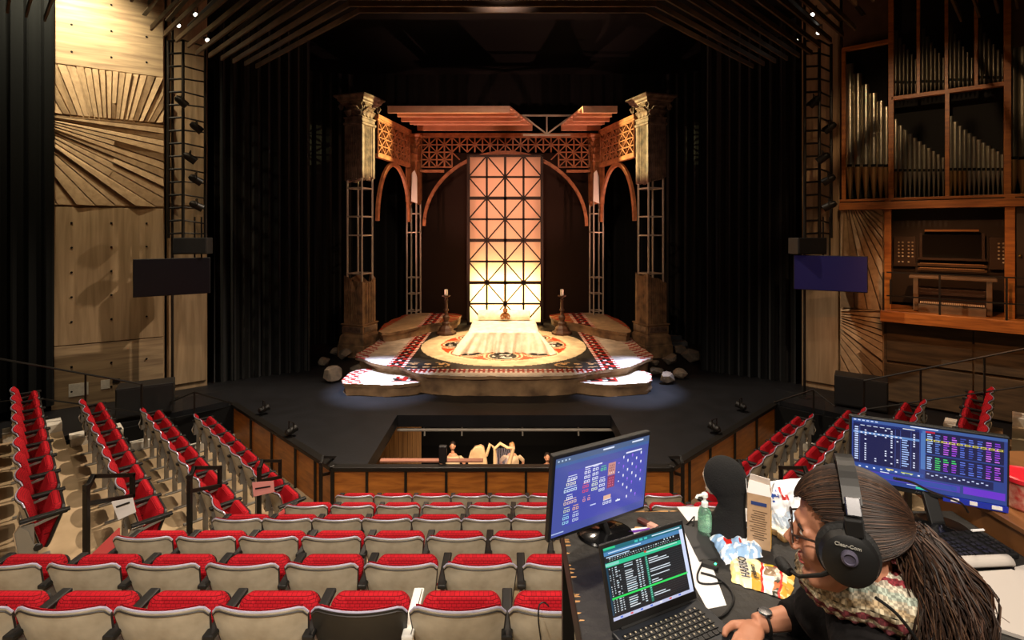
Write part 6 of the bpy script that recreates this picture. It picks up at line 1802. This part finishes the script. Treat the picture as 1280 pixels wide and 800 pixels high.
m = MB(); m.tube([Iw@(cw_c+xx*.0265*math.cos(t)+yy*.0265*math.sin(t)) for t in [2*PI*k/24 for k in range(24)]],.004,6,closed=True,flat=2.0); m.build('strap', black_plastic, wt)
m = MB(); m.lathe([(.017,0),(.018,.004),(.016,.008),(.0,.009)],n=22,M=Matrix.Translation(Iw@(cw_c+Vector((0,-.004,.026))))); m.build('dial', steel, wt)
tag(wt, 'black wristwatch on the wrist of the seated person', 'watch')
tag(per, 'person in a black jacket and knitted scarf, hair gathered behind, seated at the table', 'person')
# the chair under the person
chz = empty('stool', (waist.x,waist.y,2.09))
m = MB(); m.lathe([(.17,.385),(.19,.40),(.185,.435),(.15,.445)],n=28); m.build('seat', black_plastic, chz)
m = MB(); m.tube([(0,0,.06),(0,0,.39)],.025,10); m.build('column', steel, chz)
for k in range(5):
    a_ = 2*PI*k/5; m = MB(); m.tube([(0,0,.075),(.24*math.cos(a_),.24*math.sin(a_),.045)],[.022,.014],8); m.ball((.24*math.cos(a_),.24*math.sin(a_),.022),(.02,.02,.022),10,7); m.build('leg', black_metal, chz)
tag(chz, 'black stool under the seated person in the dark jacket', 'stool')
# ---------------------------------------------------------------- light
def spot(name, loc, target, power, col, size=60, blend=.5, radius=.1):
    l = bpy.data.lights.new(name, 'SPOT'); l.energy = power; l.color = srgb(col) if isinstance(col,str) else col
    l.spot_size = math.radians(size); l.spot_blend = blend; l.shadow_soft_size = radius
    o = bpy.data.objects.new(name, l); C.objects.link(o); o.location = loc
    o.rotation_euler = (Vector(target)-Vector(loc)).to_track_quat('-Z','Y').to_euler()
    return o
warm = 'ffe9cf'
# house lights in the ceiling above the seats
for sx in (-1, 1):
    k = 1.0 if sx < 0 else .7
    spot('house_light', (sx*5.4, 8.0, 7.68), (sx*5.9, 8.0, 0), 420*k, warm, 100, .6, .10)
    spot('house_light', (sx*1.2, 12.4, 10.0), (sx*6.2, 7.6, 0), 5200*k, warm, 66, .5, .06)
    spot('house_light', (sx*2.2, 4.6, 7.6), (sx*1.2, 4.6, 0), 700, warm, 110, .8, .15)
spot('house_light', (0.0, 6.4, 7.6), (0, 6.0, 0), 500, warm, 110, .8, .15)
for x in (-3.2, -.6, 2.4):
    spot('house_light', (x, -1.6, 7.4), (x*.6, 4.6, .5), 1050, 'fff0de', 70, .7, .2)
spot('house_light', (0.6, -.2, 6.9), (.9, 1.6, 2.8), 130, warm, 60, .8, .2)
# wall washer over the concrete wall
spot('wall_washer', (-8.9, 10.0, 9.5), (-9.75, 11.4, 7.9), 1300, 'fff0cc', 110, .9, .05)
spot('wall_washer', (-6.5, 9.0, 10.2), (-9.0, 11.9, 4.0), 480, 'ffd9a8', 60, .9, .05)
# unseen spots added to brighten the organ wall and console
spot('organ_fill', (5.5, 7.0, 8.6), (9.4, 11.2, 4.6), 520, 'ffd2a0', 60, .8, .05)
spot('organ_fill', (6.8, 8.0, 5.0), (9.8, 10.8, 1.8), 330, 'ffa868', 70, .8, .05)
spot('organ_fill', (8.9, 10.9, 4.3), (10.0, 12.0, 2.6), 26, 'ffb070', 90, .8, .05)
# stage lights, with unseen fills added among them
for sx in (-1, 1):
    spot('stage_light', (sx*6.2, 12.4, 9.9), (sx*3.1, 12.6, .2), 15000, 'c8d6ff', 17, .8, .06)
    spot('stage_light', (sx*2.4, 12.4, 10.2), (-.06, 14.9, .6), 5200, 'ffdfb8', 34, .7, .06)
    spot('added_uplight', (sx*4.62, 17.1, .95), (-sx*.6, 17.8, 7.8), 1500, 'ffb49c', 85, .8, .05)  # unseen spots added behind the pedestals to light the roof from below
    spot('stage_light', (sx*3.3, 16.75, 7.15), (-sx*4.6, 16.2, 6.9), 9000, 'fff0a8', 22, .5, .03)
spot('stage_light', (0, 17.2, 7.6), (0, 15.8, .6), 500, 'ffcf94', 75, .7, .05)
spot('stage_light', (0, 8.6, 9.0), (0, 16.6, 4.2), 1500, 'ffd6b4', 70, .7, .1)  # unseen front fill, added to brighten the columns and steel poles
spot('stage_light', (0, 8.0, 8.8), (0, 16.4, 7.4), 500, 'ffdcc8', 75, .7, .1)  # second unseen fill, added to lift the front faces of the capitals
def area(name, loc, target, power, col, sx, sy):
    l = bpy.data.lights.new(name, 'AREA'); l.energy = power; l.color = srgb(col); l.shape = 'RECTANGLE'; l.size = sx; l.size_y = sy
    o = bpy.data.objects.new(name, l); C.objects.link(o); o.location = loc
    o.rotation_euler = (Vector(target)-Vector(loc)).to_track_quat('-Z','Y').to_euler(); return o
area('screen_backlight', (-.05,19.05,1.5), (-.05,18.5,1.5), 190, 'ffdca0', 2.4, 1.6)
area('screen_backlight', (-.05,19.05,4.4), (-.05,18.5,4.4), 42, 'ffb49a', 2.4, 4.0)
# pit lights
spot('pit_light', (-1.2, 12.6, -.5), (-1.0, 14.8, -2.7), 600, 'ffdcb8', 80, .8, .05)
spot('pit_light', (.9, 12.6, -.5), (.6, 14.8, -2.7), 420, 'ffdcb8', 80, .8, .05)
spot('pit_light', (-3.6, 14.6, -.5), (-3.5, 16.2, -2.4), 60, 'ffc080', 70, .8, .05)

w = bpy.data.worlds.new('hall'); w.use_nodes = True; sc.world = w
w.node_tree.nodes['Background'].inputs[0].default_value = (1,.9,.8,1)
w.node_tree.nodes['Background'].inputs[1].default_value = .012

# ---------------------------------------------------------------- camera
cam = bpy.data.cameras.new('camera'); cam.sensor_width = 36; cam.lens = 18
cam.shift_x = 2/1280; cam.shift_y = -(400-287)/1280
cam.clip_start = .05; cam.clip_end = 100
co = bpy.data.objects.new('camera', cam); C.objects.link(co); co.location = (CX, 0, CZ); co.rotation_euler = (PI/2, 0, 0)
sc.camera = co
sc.view_settings.view_transform = 'Standard'; sc.view_settings.look = 'None'
sc.view_settings.exposure = 0; sc.view_settings.gamma = 1; sc.view_settings.use_curve_mapping = False
sc.cycles.use_denoising = True
sc.cycles.max_bounces = 6
